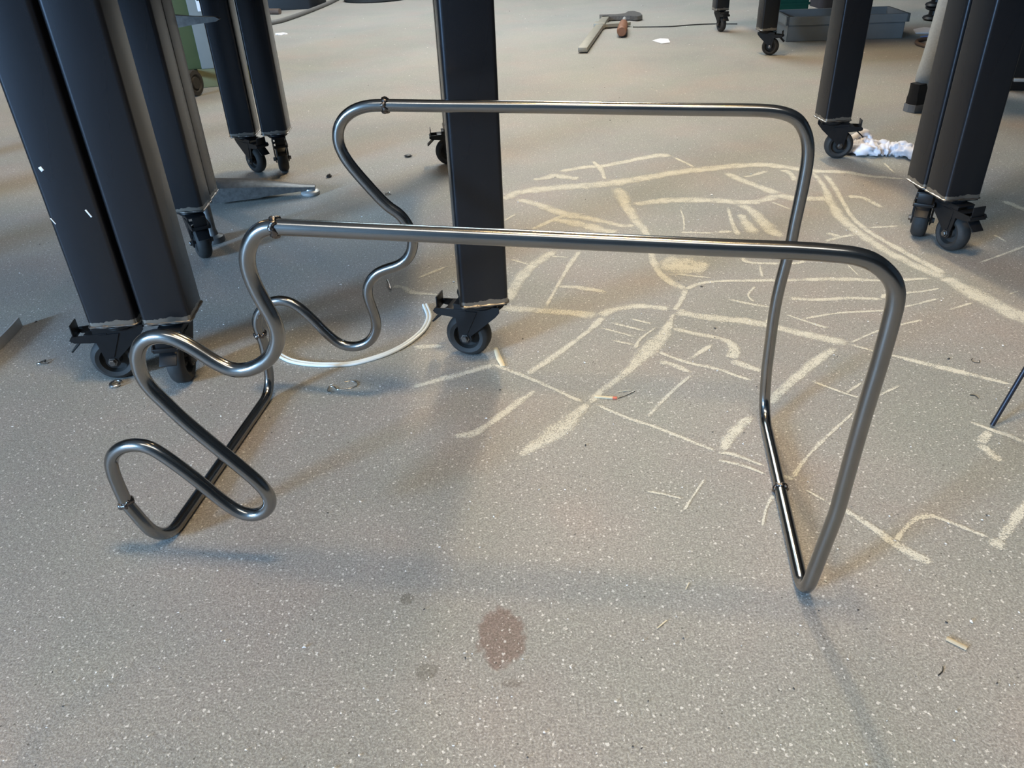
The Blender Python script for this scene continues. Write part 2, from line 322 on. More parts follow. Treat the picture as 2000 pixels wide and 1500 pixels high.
def floor_material():
    m, nt, p = new_mat('worn_concrete')
    co = coord(nt)
    # sand-like grain, mottling, pale and dark chips
    grain = noise_tex(nt, co, 330, 3, 0.75)
    grain2 = noise_tex(nt, co, 120, 3, 0.6)
    big = noise_tex(nt, co, 1.3, 4, 0.6, 0.4)
    tint = noise_tex(nt, co, 3.1, 3, 0.55)
    base = ramp(nt, grain.outputs[0], [(0.25, (0.15, 0.142, 0.130)), (0.5, (0.325, 0.310, 0.285)), (0.75, (0.58, 0.56, 0.525))])
    base = mix(nt, 1.0, base, ramp(nt, grain2.outputs[0], [(0.3, g3(0.86)), (0.7, g3(1.12))]), 'MULTIPLY')
    base = mix(nt, 1.0, base, ramp(nt, big.outputs[0], [(0.3, (0.86, 0.88, 0.90)), (0.55, (1.0, 1.0, 1.0)), (0.72, (1.08, 1.05, 1.02))]), 'MULTIPLY')
    base = mix(nt, 1.0, base, ramp(nt, tint.outputs[0], [(0.3, (0.95, 1.0, 0.97)), (0.52, (1.0, 1.0, 1.0)), (0.72, (1.06, 0.98, 0.97))]), 'MULTIPLY')
    # oil stains with their own outlines
    wob = noise_tex(nt, co, 45, 3, 0.6)
    sep = nt.nodes.new('ShaderNodeSeparateXYZ')
    nt.links.new(co, sep.inputs[0])
    for (sx, sy, rx, ry, col) in STAINS:
        dx = math_node(nt, 'DIVIDE', math_node(nt, 'SUBTRACT', sep.outputs[0], sx), rx)
        dy = math_node(nt, 'DIVIDE', math_node(nt, 'SUBTRACT', sep.outputs[1], sy), ry)
        d = math_node(nt, 'SQRT', math_node(nt, 'ADD', math_node(nt, 'MULTIPLY', dx, dx), math_node(nt, 'MULTIPLY', dy, dy)))
        d = math_node(nt, 'ADD', d, math_node(nt, 'MULTIPLY', math_node(nt, 'SUBTRACT', wob.outputs[0], 0.5), 0.9))
        f = math_node(nt, 'MULTIPLY', math_node(nt, 'SUBTRACT', 1.12, d), 5.0, clamp=True)
        base = mix(nt, f, base, mix(nt, 1.0, base, col, 'MULTIPLY'))
    wv = nt.nodes.new('ShaderNodeMix')
    wv.data_type = 'RGBA'
    wv.inputs[0].default_value = 0.006
    nt.links.new(co, wv.inputs[6])
    wn = noise_tex(nt, co, 260, 2, 0.6)
    nt.links.new(wn.outputs['Color'], wv.inputs[7])
    vor3 = nt.nodes.new('ShaderNodeTexVoronoi')
    vor3.inputs['Scale'].default_value = 210
    nt.links.new(wv.outputs[2], vor3.inputs['Vector'])
    pick3 = nt.nodes.new('ShaderNodeSeparateColor')
    nt.links.new(vor3.outputs['Color'], pick3.inputs[0])
    chip3 = math_node(nt, 'MULTIPLY', math_node(nt, 'LESS_THAN', vor3.outputs['Distance'], 0.22), math_node(nt, 'GREATER_THAN', pick3.outputs[0], 0.6))
    base = mix(nt, math_node(nt, 'MULTIPLY', chip3, math_node(nt, 'MULTIPLY', pick3.outputs[1], 0.9)), base, (0.80, 0.78, 0.74))
    vor = nt.nodes.new('ShaderNodeTexVoronoi')
    vor.inputs['Scale'].default_value = 95
    nt.links.new(wv.outputs[2], vor.inputs['Vector'])
    chip = math_node(nt, 'LESS_THAN', vor.outputs['Distance'], 0.17)
    pick = nt.nodes.new('ShaderNodeSeparateColor')
    nt.links.new(vor.outputs['Color'], pick.inputs[0])
    chip = math_node(nt, 'MULTIPLY', chip, math_node(nt, 'GREATER_THAN', pick.outputs[0], 0.40))
    base = mix(nt, math_node(nt, 'MULTIPLY', chip, math_node(nt, 'ADD', 0.45, math_node(nt, 'MULTIPLY', pick.outputs[2], 0.55))), base, (0.86, 0.84, 0.80))
    vor2 = nt.nodes.new('ShaderNodeTexVoronoi')
    vor2.inputs['Scale'].default_value = 70
    nt.links.new(co, vor2.inputs['Vector'])
    pick2 = nt.nodes.new('ShaderNodeSeparateColor')
    nt.links.new(vor2.outputs['Color'], pick2.inputs[0])
    chip2 = math_node(nt, 'MULTIPLY', math_node(nt, 'LESS_THAN', vor2.outputs['Distance'], 0.10),
                      math_node(nt, 'GREATER_THAN', pick2.outputs[1], 0.80))
    base = mix(nt, math_node(nt, 'MULTIPLY', chip2, 0.7), base, (0.06, 0.055, 0.05))
    nt.links.new(base, p.inputs['Base Color'])
    p.inputs['Roughness'].default_value = 0.55
    p.inputs['Specular IOR Level'].default_value = 0.4
    bump(nt, p, grain.outputs[0], 0.6, 0.002)
    return m


def chalk_material():
    m, nt, p = new_mat('chalk')
    co = coord(nt)
    at = nt.nodes.new('ShaderNodeAttribute')
    at.attribute_name = 'cover'
    grain = noise_tex(nt, co, 420, 2, 0.7)
    patch = noise_tex(nt, co, 28, 3, 0.6)
    a = math_node(nt, 'ADD', math_node(nt, 'MULTIPLY', at.outputs['Fac'], 1.0),
                  math_node(nt, 'MULTIPLY', math_node(nt, 'SUBTRACT', grain.outputs[0], 0.5), 3.0))
    a = math_node(nt, 'ADD', a, math_node(nt, 'MULTIPLY', math_node(nt, 'SUBTRACT', patch.outputs[0], 0.5), 1.3))
    a = math_node(nt, 'MULTIPLY', math_node(nt, 'SUBTRACT', a, 0.30), 1.5, clamp=True)
    a = math_node(nt, 'MULTIPLY', a, CHALK_ALPHA)
    p.inputs['Base Color'].default_value = (0.82, 0.79, 0.68, 1)
    p.inputs['Roughness'].default_value = 0.9
    p.inputs['Specular IOR Level'].default_value = 0.1
    nt.links.new(a, p.inputs['Alpha'])
    return m


def tube_material():
    m, nt, p = new_mat('bare_tube_steel')
    co = coord(nt)
    at = nt.nodes.new('ShaderNodeAttribute')
    at.attribute_name = 'heat'
    n = noise_tex(nt, co, 22, 3, 0.5)
    fine = noise_tex(nt, co, 500, 2, 0.6)
    col = mix(nt, n.outputs[0], (0.25, 0.244, 0.235), (0.31, 0.303, 0.292))
    hot = ramp(nt, at.outputs['Fac'], [(0.0, (1, 1, 1)), (0.3, (0.66, 0.56, 0.47)), (0.6, (0.24, 0.19, 0.16)), (1.0, (0.05, 0.042, 0.036))])
    nt.links.new(mix(nt, 1.0, col, hot, 'MULTIPLY'), p.inputs['Base Color'])
    p.inputs['Metallic'].default_value = 1.0
    r = math_node(nt, 'ADD', math_node(nt, 'MULTIPLY', n.outputs[0], 0.04), 0.17)
    nt.links.new(math_node(nt, 'ADD', r, math_node(nt, 'MULTIPLY', at.outputs['Fac'], 0.12)), p.inputs['Roughness'])
    bump(nt, p, fine.outputs[0], 0.01, 0.0003)
    return m


def scale_steel_material():
    """Hot-rolled square tube: mill scale with a ground band above the foot weld."""
    m, nt, p = new_mat('mill_scale_steel')
    co = coord(nt)
    sep = nt.nodes.new('ShaderNodeSeparateXYZ')
    nt.links.new(co, sep.inputs[0])
    st = nt.nodes.new('ShaderNodeMapping')
    st.inputs['Scale'].default_value = (1, 1, 0.18)
    nt.links.new(co, st.inputs[0])
    n = noise_tex(nt, st.outputs[0], 9, 2, 0.5)
    n2 = noise_tex(nt, co, 55, 3, 0.5)
    col = ramp(nt, n.outputs[0], [(0.2, (0.034, 0.036, 0.043)), (0.55, (0.041, 0.043, 0.050)), (0.85, (0.052, 0.053, 0.056))])
    lim = math_node(nt, 'ADD', 0.003, math_node(nt, 'MULTIPLY', n2.outputs[0], 0.015))
    band = math_node(nt, 'LESS_THAN', sep.outputs[2], lim)
    col = mix(nt, band, col, (0.30, 0.28, 0.25))
    nt.links.new(col, p.inputs['Base Color'])
    p.inputs['Metallic'].default_value = 0.85
    nt.links.new(math_node(nt, 'ADD', 0.24, math_node(nt, 'MULTIPLY', n.outputs[0], 0.08)), p.inputs['Roughness'])
    return m

# ------------------------------------------------------------------ mesh helpers
def finish(name, bm, m, parent=None, loc=(0, 0, 0), rotz=0.0, smooth=True, angle=35):
    me = bpy.data.meshes.new(name)
    bmesh.ops.recalc_face_normals(bm, faces=bm.faces[:])
    bm.to_mesh(me)
    bm.free()
    me.materials.append(m)
    if smooth:
        me.shade_smooth()
        me.set_sharp_from_angle(angle=math.radians(angle))
    o = bpy.data.objects.new(name, me)
    C.objects.link(o)
    o.location = loc
    o.rotation_euler = (0, 0, rotz)
    if parent:
        o.parent = parent
    return o


def tag(o, label=None, cat=None, group=None, kind=None):
    for k, v in (('label', label), ('category', cat), ('group', group), ('kind', kind)):
        if v:
            o[k] = v
    return o


def thing(name, label, cat, loc=(0, 0, 0), rotz=0.0, group=None):
    o = bpy.data.objects.new(name, None)
    o.empty_display_size = 0.05
    C.objects.link(o)
    o.location = loc
    o.rotation_euler = (0, 0, rotz)
    return tag(o, label, cat, group)


def box(bm, cx, cy, cz, sx, sy, sz, bev=0.0, rot=None, segs=2):
    r = bmesh.ops.create_cube(bm, size=1.0)
    vs = r['verts']
    bmesh.ops.scale(bm, vec=(sx, sy, sz), verts=vs)
    if bev:
        es = list({e for v in vs for e in v.link_edges})
        g = bmesh.ops.bevel(bm, geom=es, offset=bev, segments=segs, affect='EDGES', profile=0.5)
        vs = list({v for f in g['faces'] for v in f.verts} | {v for v in vs if v.is_valid})
    if rot:
        bmesh.ops.rotate(bm, cent=(0, 0, 0), matrix=rot, verts=vs)
    bmesh.ops.translate(bm, vec=(cx, cy, cz), verts=vs)
    return vs


def frames(P):
    P = [Vector(p) for p in P]
    T = []
    for i in range(len(P)):
        a = P[max(i - 1, 0)]
        b = P[min(i + 1, len(P) - 1)]
        T.append((b - a).normalized())
    up = Vector((0, 0, 1)) if abs(T[0].z) < 0.9 else Vector((1, 0, 0))
    N = [(up - T[0] * up.dot(T[0])).normalized()]
    for i in range(1, len(P)):
        v = N[-1] - T[i] * N[-1].dot(T[i])
        N.append(v.normalized())
    return P, T, N


def sweep(bm, P, r, seg=12, radii=None, cap=True, attr=None, vals=None, flat=1.0):
    P, T, N = frames(P)
    rings = []
    for i, (p, t, n) in enumerate(zip(P, T, N)):
        b = t.cross(n)
        rr = radii[i] if radii else r
        ring = []
        for k in range(seg):
            a = 2 * PI * k / seg
            v = bm.verts.new(p + n * (math.cos(a) * rr * flat) + b * (math.sin(a) * rr))
            if attr is not None:
                v[attr] = vals[i]
            ring.append(v)
        rings.append(ring)
    for A, B in zip(rings, rings[1:]):
        for k in range(seg):
            bm.faces.new((A[k], A[(k + 1) % seg], B[(k + 1) % seg], B[k]))
    if cap:
        bm.faces.new(rings[0][::-1])
        bm.faces.new(rings[-1])


def lathe(bm, prof, seg=24, axis='Z', at=(0, 0, 0)):
    """prof: (radius, height) pairs."""
    rings = []
    for r, h in prof:
        if r < 1e-6:
            co = (0, 0, h) if axis == 'Z' else (0, h, 0)
            rings.append([bm.verts.new(Vector(co) + Vector(at))])
            continue
        ring = []
        for k in range(seg):
            a = 2 * PI * k / seg
            co = (r * math.cos(a), r * math.sin(a), h) if axis == 'Z' else (r * math.cos(a), h, r * math.sin(a))
            ring.append(bm.verts.new(Vector(co) + Vector(at)))
        rings.append(ring)
    for A, B in zip(rings, rings[1:]):
        if len(A) == 1 and len(B) == 1:
            continue
        for k in range(seg):
            a0, a1 = A[k % len(A)], A[(k + 1) % len(A)]
            b0, b1 = B[k % len(B)], B[(k + 1) % len(B)]
            if len(A) == 1:
                bm.faces.new((a0, b0, b1))
            elif len(B) == 1:
                bm.faces.new((a0, a1, b0))
            else:
                bm.faces.new((a0, a1, b1, b0))


def prism(bm, pts, d0, d1, plane='XZ'):
    """Extrude a polygon: XZ outline between y=d0..d1, or XY outline between z=d0..d1."""
    def mk(p, d):
        return (p[0], d, p[1]) if plane == 'XZ' else (p[0], p[1], d)
    A = [bm.verts.new(mk(p, d0)) for p in pts]
    B = [bm.verts.new(mk(p, d1)) for p in pts]
    bm.faces.new(A[::-1])
    bm.faces.new(B)
    n = len(pts)
    for i in range(n):
        bm.faces.new((A[i], A[(i + 1) % n], B[(i + 1) % n], B[i]))


def rrect(w, h, r, k=4):
    o = []
    for cx, cy, a0 in ((w / 2 - r, h / 2 - r, 0), (-w / 2 + r, h / 2 - r, 90), (-w / 2 + r, -h / 2 + r, 180), (w / 2 - r, -h / 2 + r, 270)):
        for i in range(k + 1):
            a = math.radians(a0 + 90 * i / k)
            o.append((cx + r * math.cos(a), cy + r * math.sin(a)))
    return o


def catmull(P, k=6):
    P = [Vector(p) for p in P]
    Q = [P[0] * 2 - P[1]] + P + [P[-1] * 2 - P[-2]]
    out = []
    for i in range(1, len(Q) - 2):
        a, b, c, d = Q[i - 1:i + 3]
        for j in range(k):
            t = j / k
            out.append(0.5 * ((2 * b) + (c - a) * t + (2 * a - 5 * b + 4 * c - d) * t * t + (3 * b - a - 3 * c + d) * t ** 3))
    out.append(P[-1])
    return out


# material instances
M_FLOOR = floor_material()
M_CHALK = chalk_material()
M_TUBE = tube_material()
M_SCALE = scale_steel_material()
M_WALL = simple('painted_wall', (0.16, 0.16, 0.16), 0.9, 0, 0.06, 3)
M_CEIL = simple('ceiling_panels', (0.22, 0.22, 0.22), 0.9, 0, 0.06, 3)
M_WELD = simple('weld_metal', (0.17, 0.15, 0.14), 0.22, 1.0, 0.5, 220, 0.6)
M_SEAM = simple('seam_metal', (0.30, 0.28, 0.26), 0.35, 1.0, 0.4, 160, 0.5)
M_BLACK = simple('black_lacquer', (0.009, 0.009, 0.010), 0.42, 0.0, 0.35, 90, 0.05, 0.3)
M_RUBBER = simple('dusty_rubber', (0.026, 0.025, 0.024), 0.72, 0.0, 0.45, 70, 0.15)
M_BOLT = simple('zinc_bolt', (0.16, 0.155, 0.15), 0.35, 0.9, 0.3, 120)
M_TOP = simple('table_steel', (0.10, 0.10, 0.105), 0.45, 0.7, 0.25, 20)
M_BRIGHT = simple('bright_steel', (0.62, 0.61, 0.59), 0.25, 1.0, 0.12, 90)
M_GREYSTEEL = simple('grey_steel', (0.48, 0.48, 0.47), 0.42, 0.4, 0.15, 60)
M_GREYPAINT = simple('grey_paint', (0.16, 0.175, 0.18), 0.55, 0, 0.12, 25)
M_GREEN = simple('green_paint', (0.060, 0.083, 0.032), 0.5, 0, 0.15, 12)
M_PALEPAINT = simple('pale_grey_paint', (0.20, 0.21, 0.20), 0.5, 0, 0.1, 12)
M_OLIVE = simple('olive_paint', (0.16, 0.155, 0.07), 0.6, 0, 0.2, 25)
M_WHITEPL = simple('white_plastic', (0.84, 0.88, 0.86), 0.30, 0.0, 0.05, 60)
M_PAPER = simple('white_paper', (0.80, 0.80, 0.82), 0.8, 0, 0.05, 40)
M_CLOTH = simple('white_cloth', (0.74, 0.74, 0.80), 0.95, 0, 0.08, 80, 0.3)
M_WOOD = simple('handle_wood', (0.22, 0.10, 0.055), 0.6, 0, 0.4, 60, 0.2)
M_PALEWOOD = simple('pale_wood', (0.72, 0.64, 0.46), 0.8, 0, 0.1, 120)
M_RED = simple('red_paint', (0.65, 0.16, 0.10), 0.6, 0, 0.1, 200)
M_DARKWIRE = simple('dark_wire', (0.07, 0.065, 0.06), 0.45, 0.7, 0.2, 200)
M_CABLE = simple('grey_cable', (0.15, 0.145, 0.14), 0.6, 0, 0.15, 40)
M_BROWNCABLE = simple('brown_hose', (0.10, 0.065, 0.045), 0.6, 0, 0.15, 40)
M_CRATE = simple('green_plastic', (0.010, 0.085, 0.055), 0.45, 0, 0.15, 30)
M_BLUE = simple('blue_sheet', (0.20, 0.27, 0.50), 0.7, 0, 0.15, 20)
M_DIRTYSTEEL = simple('mottled_steel', (0.17, 0.165, 0.16), 0.45, 0.6, 0.65, 75, 0.1)
M_BLUEBLACK = simple('blued_rod', (0.035, 0.035, 0.045), 0.4, 0.6, 0.2, 120)
M_SKIN = simple('skin', (0.55, 0.36, 0.27), 0.55, 0, 0.06, 40)
M_HAIR = simple('hair', (0.05, 0.035, 0.025), 0.6, 0, 0.3, 150, 0.3)
M_JACKET = simple('work_jacket', (0.05, 0.055, 0.065), 0.9, 0, 0.2, 60, 0.2)
M_GRIT = simple('pale_grit', (0.82, 0.80, 0.76), 0.6, 0, 0.15, 300)
M_DARKGRIT = simple('dark_grit', (0.06, 0.055, 0.05), 0.6, 0.2, 0.3, 300)

# ------------------------------------------------------------------ setting
bm = bmesh.new()
bmesh.ops.create_grid(bm, x_segments=8, y_segments=8, size=0.5)
bmesh.ops.scale(bm, vec=(17, 22, 1), verts=bm.verts)
bmesh.ops.translate(bm, vec=(0.5, 5, 0), verts=bm.verts)
floor = tag(finish('floor', bm, M_FLOOR, smooth=False), kind='structure')


def slab(name, cx, cy, cz, sx, sy, sz, m):
    b = bmesh.new()
    box(b, cx, cy, cz, sx, sy, sz)
    return tag(finish(name, b, m, smooth=False), kind='structure')


slab('wall_left', -8.05, 5, 2.25, 0.1, 22, 4.5, M_WALL)
slab('wall_right', 9.05, 5, 2.25, 0.1, 22, 4.5, M_WALL)
slab('wall_back', 0.5, 16.05, 2.25, 17, 0.1, 4.5, M_WALL)
slab('wall_front', 0.5, -6.05, 2.25, 17, 0.1, 4.5, M_WALL)
slab('ceiling', 0.5, 5, 4.55, 17.2, 22.2, 0.1, M_CEIL)

# chalk drawing: every stroke a thin layer of its own on the floor
for i, row in enumerate(CHALK):
    pts = [(row[j] / 1000, row[j + 1] / 1000, row[j + 2] / 1000) for j in range(0, len(row), 3)]
    sp = catmull([(a, b, w) for a, b, w in pts], 5)
    bm = bmesh.new()
    lay = bm.verts.layers.float.new('cover')
    z = 0.0005 + 0.000006 * i
    prev = None
    n = len(sp)
    wmax = max(p[2] for p in pts)
    for k, q in enumerate(sp):
        t = sp[min(k + 1, n - 1)] - sp[max(k - 1, 0)]
        t.z = 0
        t = t.normalized()
        nn = Vector((-t.y, t.x, 0))
        jit = 1 + 0.35 * mnoise.noise(Vector((q.x * 40, q.y * 40, i * 3.1)))
        w = max(0.003, q.z) * 0.5 * jit * 1.28
        sh = 0.12 * w * mnoise.noise(Vector((q.x * 25, q.y * 25, i * 1.7)))
        endf = 1.0 if 0 < k < n - 1 else 0.25
        row_v = []
        for s_, c_ in ((-1, 0.0), (-0.5, 0.85), (0, 1.0), (0.5, 0.85), (1, 0.0)):
            v = bm.verts.new((q.x + nn.x * (w * s_ * (0.6 if endf < 1 else 1) + sh), q.y + nn.y * (w * s_ * (0.6 if endf < 1 else 1) + sh), z))
            v[lay] = c_ * endf
            row_v.append(v)
        if prev:
            for a in range(4):
                bm.faces.new((prev[a], prev[a + 1], row_v[a + 1], row_v[a]))
        prev = row_v
    finish('chalk_line', bm, M_CHALK, floor, smooth=False)

# ------------------------------------------------------------------ bent tube frame
RT = 0.0096
FR = thing('tube_frame', 'welded frame of bent bare steel tube with two wavy ends, standing on the floor', 'metal frame', (-0.05, 1.05, 0))
off = Vector(FR.location)


def tube_piece(name, key, hot=(True, True)):
    P = [Vector(c) / 10000 - off for c in TUBES[key]]
    # densify long straights near the welds so the heat tint stays local
    Q = [P[0]]
    for a, b in zip(P, P[1:]):
        L = (b - a).length
        k = max(1, int(L / 0.008))
        Q += [a.lerp(b, j / k) for j in range(1, k + 1)]
    s = [0.0]
    for a, b in zip(Q, Q[1:]):
        s.append(s[-1] + (b - a).length)
    tot = s[-1]
    vals = []
    for d in s:
        e = 0.0
        if hot[0]:
            e = max(e, 1 - d / 0.045)
        if hot[1]:
            e = max(e, 1 - (tot - d) / 0.045)
        vals.append(max(0, e) ** 1.3)
    b = bmesh.new()
    lay = b.verts.layers.float.new('heat')
    sweep(b, Q, RT, 20, attr=lay, vals=vals)
    return finish(name, b, M_TUBE, FR, angle=60)


tube_piece('bent_tube', 'bent_a')
tube_piece('bent_tube', 'bent_b')
tag(tube_piece('wavy_tube', 'wavy_f'), 'wavy tube at the near left end')
tag(tube_piece('wavy_tube', 'wavy_b'), 'wavy tube at the far left end')
tube_piece('floor_tube', 'floor')


def weld_bead(p, d):
    d = Vector(d).normalized()
    up = Vector((0, 0, 1)) if abs(d.z) < 0.9 else Vector((1, 0, 0))
    n = (up - d * up.dot(d)).normalized()
    b = d.cross(n)
    m = bmesh.new()
    N1, N2 = 36, 8
    rings = []
    for i in range(N1):
        a = 2 * PI * i / N1
        rad = n * math.cos(a) + b * math.sin(a)
        lump = 1 + 0.22 * math.sin(a * 9 + 0.6) + 0.2 * mnoise.noise(Vector((i * 0.7, p[0] * 50, 0)))
        wob = d * (0.0016 * math.sin(a * 5 + p[1] * 9))
        ring = []
        for j in range(N2):
            c = 2 * PI * j / N2
            ring.append(m.verts.new(Vector(p) + wob + rad * (RT + 0.0002 + 0.0032 * lump * math.cos(c)) + d * (0.0042 * lump * math.sin(c))))
        rings.append(ring)
    for i in range(N1):
        A, B = rings[i], rings[(i + 1) % N1]
        for j in range(N2):
            m.faces.new((A[j], A[(j + 1) % N2], B[(j + 1) % N2], B[j]))
    finish('weld_bead', m, M_WELD, FR, angle=60)


def endpt(key, i):
    P = [Vector(c) / 10000 - off for c in TUBES[key]]
    return (P[0], P[1] - P[0]) if i == 0 else (P[-1], P[-1] - P[-2])


for key, i in (('bent_a', 0), ('bent_a', 1), ('wavy_b', 0), ('wavy_b', 1), ('floor', 1)):
    weld_bead(*endpt(key, i))

# ------------------------------------------------------------------ welding tables on casters
HB = 0.140        # underside of the square legs
TOPZ = 0.80
W = 0.0951


def leg_mesh():
    b = bmesh.new()
    prism(b, rrect(W, W, 0.009), 0.0, TOPZ - HB, 'XY')
    return b


def seam_mesh(seed):
    b = bmesh.new()
    o = rrect(W + 0.001, W + 0.001, 0.009, 4)
    P = []
    for a, c in zip(o, o[1:] + o[:1]):
        L = math.hypot(c[0] - a[0], c[1] - a[1])
        k = max(1, int(L / 0.006))
        P += [(a[0] + (c[0] - a[0]) * j / k, a[1] + (c[1] - a[1]) * j / k, 0) for j in range(k)]
    P.append(P[0])
    rad = [0.0024 + 0.0014 * (math.sin(i * 1.35 + seed) * 0.5 + mnoise.noise(Vector((i * 0.3, seed, 0)))) for i in range(len(P))]
    rad[-1] = rad[0]
    sweep(b, P, 0.003, 6, radii=rad, cap=False)
    return b


RW, XO = 0.0485, 0.036


def plate_mesh():
    b = bmesh.new()
    box(b, 0, 0, -0.0035, 0.089, 0.089, 0.005, 0.0015)
    lathe(b, [(0, -0.006), (0.040, -0.006), (0.041, -0.009), (0.038, -0.013), (0.0, -0.013)], 28)
    return b


def fork_mesh():
    b = bmesh.new()
    z0 = -0.013
    za = RW - HB
    out = [(-0.042, z0), (0.056, z0), (0.057, z0 - 0.018)]
    for k in range(9):
        a = math.radians(25 - 230 * k / 8)
        out.append((XO + 0.0145 * math.cos(a), za + 0.0145 * math.sin(a)))
    out += [(-0.034, z0 - 0.022), (-0.042, z0 - 0.012)]
    for y0, y1 in ((-0.0245, -0.0215), (0.0215, 0.0245)):
        prism(b, out, y0, y1)
    box(b, 0.011, 0, z0 - 0.002, 0.094, 0.049, 0.004, 0.001)
    # pressed rib on each cheek
    for sy in (-1, 1):
        prism(b, [(0.006, z0 - 0.014), (0.046, z0 - 0.014), (XO + 0.004, za + 0.012), (XO - 0.006, za + 0.012)],
              sy * 0.0245, sy * 0.0262)
    lathe(b, [(0.034, z0 + 0.001), (0.036, z0 - 0.002), (0.030, z0 - 0.007), (0.0, z0 - 0.007)], 24)
    return b


def wheel_mesh():
    b = bmesh.new()
    h = 0.0190
    prof = [(0.0, -h * 0.55), (0.012, -h * 0.55), (0.014, -h * 0.25), (0.026, -h * 0.25), (0.029, -h * 0.85), (0.037, -h),
            (0.0435, -h * 0.82), (RW - 0.0006, -h * 0.5), (RW, 0), (RW - 0.0006, h * 0.5), (0.0435, h * 0.82), (0.037, h),
            (0.029, h * 0.85), (0.026, h * 0.25), (0.014, h * 0.25), (0.012, h * 0.55), (0, h * 0.55)]
    lathe(b, prof, 32, 'Y', (XO, 0, RW - HB))
    return b


def bolt_mesh():
    b = bmesh.new()
    za = RW - HB
    lathe(b, [(0, -0.0325), (0.006, -0.0325), (0.0072, -0.0315), (0.0072, -0.0268), (0.010, -0.0266), (0.010, -0.0245), (0.005, -0.0245),
              (0.005, 0.0245), (0.010, 0.0245), (0.010, 0.0266), (0.0072, 0.0268), (0.0072, 0.0315), (0.006, 0.0325), (0, 0.0325)], 6, 'Y', (XO, 0, za))
    return b


def brake_mesh():
    b = bmesh.new()
    z = -0.030
    for sy in (-1, 1):
        prism(b, [(0.030, z + 0.006), (0.098, z + 0.004), (0.104, z - 0.003), (0.096, z - 0.010), (0.030, z - 0.016)], sy * 0.024 - 0.0015, sy * 0.024 + 0.0015)
    box(b, 0.064, 0, z + 0.004, 0.022, 0.048, 0.003, 0.0008)
    box(b, 0.100, 0, z - 0.004, 0.005, 0.048, 0.009, 0.001)
    # upright release tab
    box(b, 0.097, 0, z + 0.013, 0.003, 0.036, 0.026, 0.001, Matrix.Rotation(math.radians(0), 3, 'Y'))
    # pressing pedal hanging below
    R = Matrix.Rotation(math.radians(42), 3, 'Y')
    vs = box(b, 0, 0, 0, 0.036, 0.034, 0.004, 0.0015, R)
    bmesh.ops.translate(b, vec=(0.098, 0, z - 0.022), verts=vs)
    return b


ME = {}


def shared(key, maker):
    if key not in ME:
        o = finish(key, maker(), M_BLACK)
        ME[key] = o.data
        bpy.data.objects.remove(o)
    return ME[key]


shared('leg', leg_mesh)
ME['leg'].materials[0] = M_SCALE
shared('caster_plate', plate_mesh)
shared('caster_fork', fork_mesh)
shared('wheel', wheel_mesh)
ME['wheel'].materials[0] = M_RUBBER
shared('axle_bolt', bolt_mesh)
ME['axle_bolt'].materials[0] = M_BOLT
shared('brake_pedal', brake_mesh)
for s in range(3):
    shared('weld_seam_%d' % s, lambda: seam_mesh(s * 2.3))
    ME['weld_seam_%d' % s].materials[0] = M_SEAM


def inst(name, me, parent, loc=(0, 0, 0), rotz=0.0):
    o = bpy.data.objects.new(name, me)
    C.objects.link(o)
    o.parent = parent
    o.location = loc
    o.rotation_euler = (0, 0, rotz)
    return o


LEGN = [0]


def foot_mesh():
    b = bmesh.new()
    lathe(b, [(0, -0.008), (0.013, -0.008), (0.013, -HB + 0.040), (0.017, -HB + 0.022), (0.030, -HB + 0.016), (0.033, -HB + 0.010), (0.033, -HB + 0.0005), (0, -HB + 0.0005)], 24, at=(0.014, -0.004, 0))
    return b


shared('levelling_foot', foot_mesh)
ME['levelling_foot'].materials[0] = M_DIRTYSTEEL


def leg(table, x, y, deg, trail):
    """Square leg centred at x, y (world), turned by deg; its caster trails towards the heading trail."""
    lo = Vector((x, y, HB)) - Vector(table.location)
    L = inst('leg', ME['leg'], table, lo, math.radians(deg))
    LEGN[0] += 1
    inst('weld_seam', ME['weld_seam_%d' % (LEGN[0] % 3)], L)
    inst('caster_plate', ME['caster_plate'], L)
    if trail is None:
        inst('levelling_foot', ME['levelling_foot'], L)
        return L
    r = math.radians(trail - deg)
    for nme in ('caster_fork', 'wheel', 'axle_bolt', 'brake_pedal'):
        inst(nme, ME[nme], L, (0, 0, 0), r)
    return L


def table(label, corners, legs, deg):
    """corners: outline of the top in world x, y; legs: (x, y, deg, caster heading)."""
    cx = sum(p[0] for p in corners) / 4
    cy = sum(p[1] for p in corners) / 4
    t = thing('welding_table', label, 'table', (cx, cy, 0), 0, 'welding tables on casters')
    b = bmesh.new()
    prism(b, [(p[0] - cx, p[1] - cy) for p in corners], TOPZ, TOPZ + 0.024, 'XY')
    finish('tabletop', b, M_TOP, t, smooth=False)
    for a in legs:
        leg(t, *a)
    return t


def rot(p, o, deg):
    a = math.radians(deg)
    dx, dy = p
    return (o[0] + dx * math.cos(a) - dy * math.sin(a), o[1] + dx * math.sin(a) + dy * math.cos(a))


def center(mx, my, deg, sx, sy):
    return rot((sx * W / 2, sy * W / 2), (mx * 0.9515, my * 0.9515), deg)


lf1 = center(-0.783, 1.471, 3.5, -1, 1)
lmf = center(-0.871, 2.194, 3.5, -1, 1)
lmb = center(-0.881, 2.297, 3.5, -1, 1)
bl1 = center(-0.945, 3.070, 3.2, -1, 1)
lf2 = center(-0.671, 1.475, 4.5, -1, 1)
bl2 = center(-0.823, 3.078, 3.6, -1, 1)
cc = center(-0.0985, 1.478, 7.1, 1, 1)
cb = center(-0.214, 3.03, 6.0, 1, 1)
rpb = center(1.172, 2.098, 2.0, 1, 1)
r1 = center(1.186, 2.875, 4.2, 1, 1)
rpf = center(1.180, 1.991, 4.0, 1, 1)
f1 = center(1.625, 5.129, 4.0, 1, 1)
f2 = center(1.615, 6.212, 4.0, 1, 1)


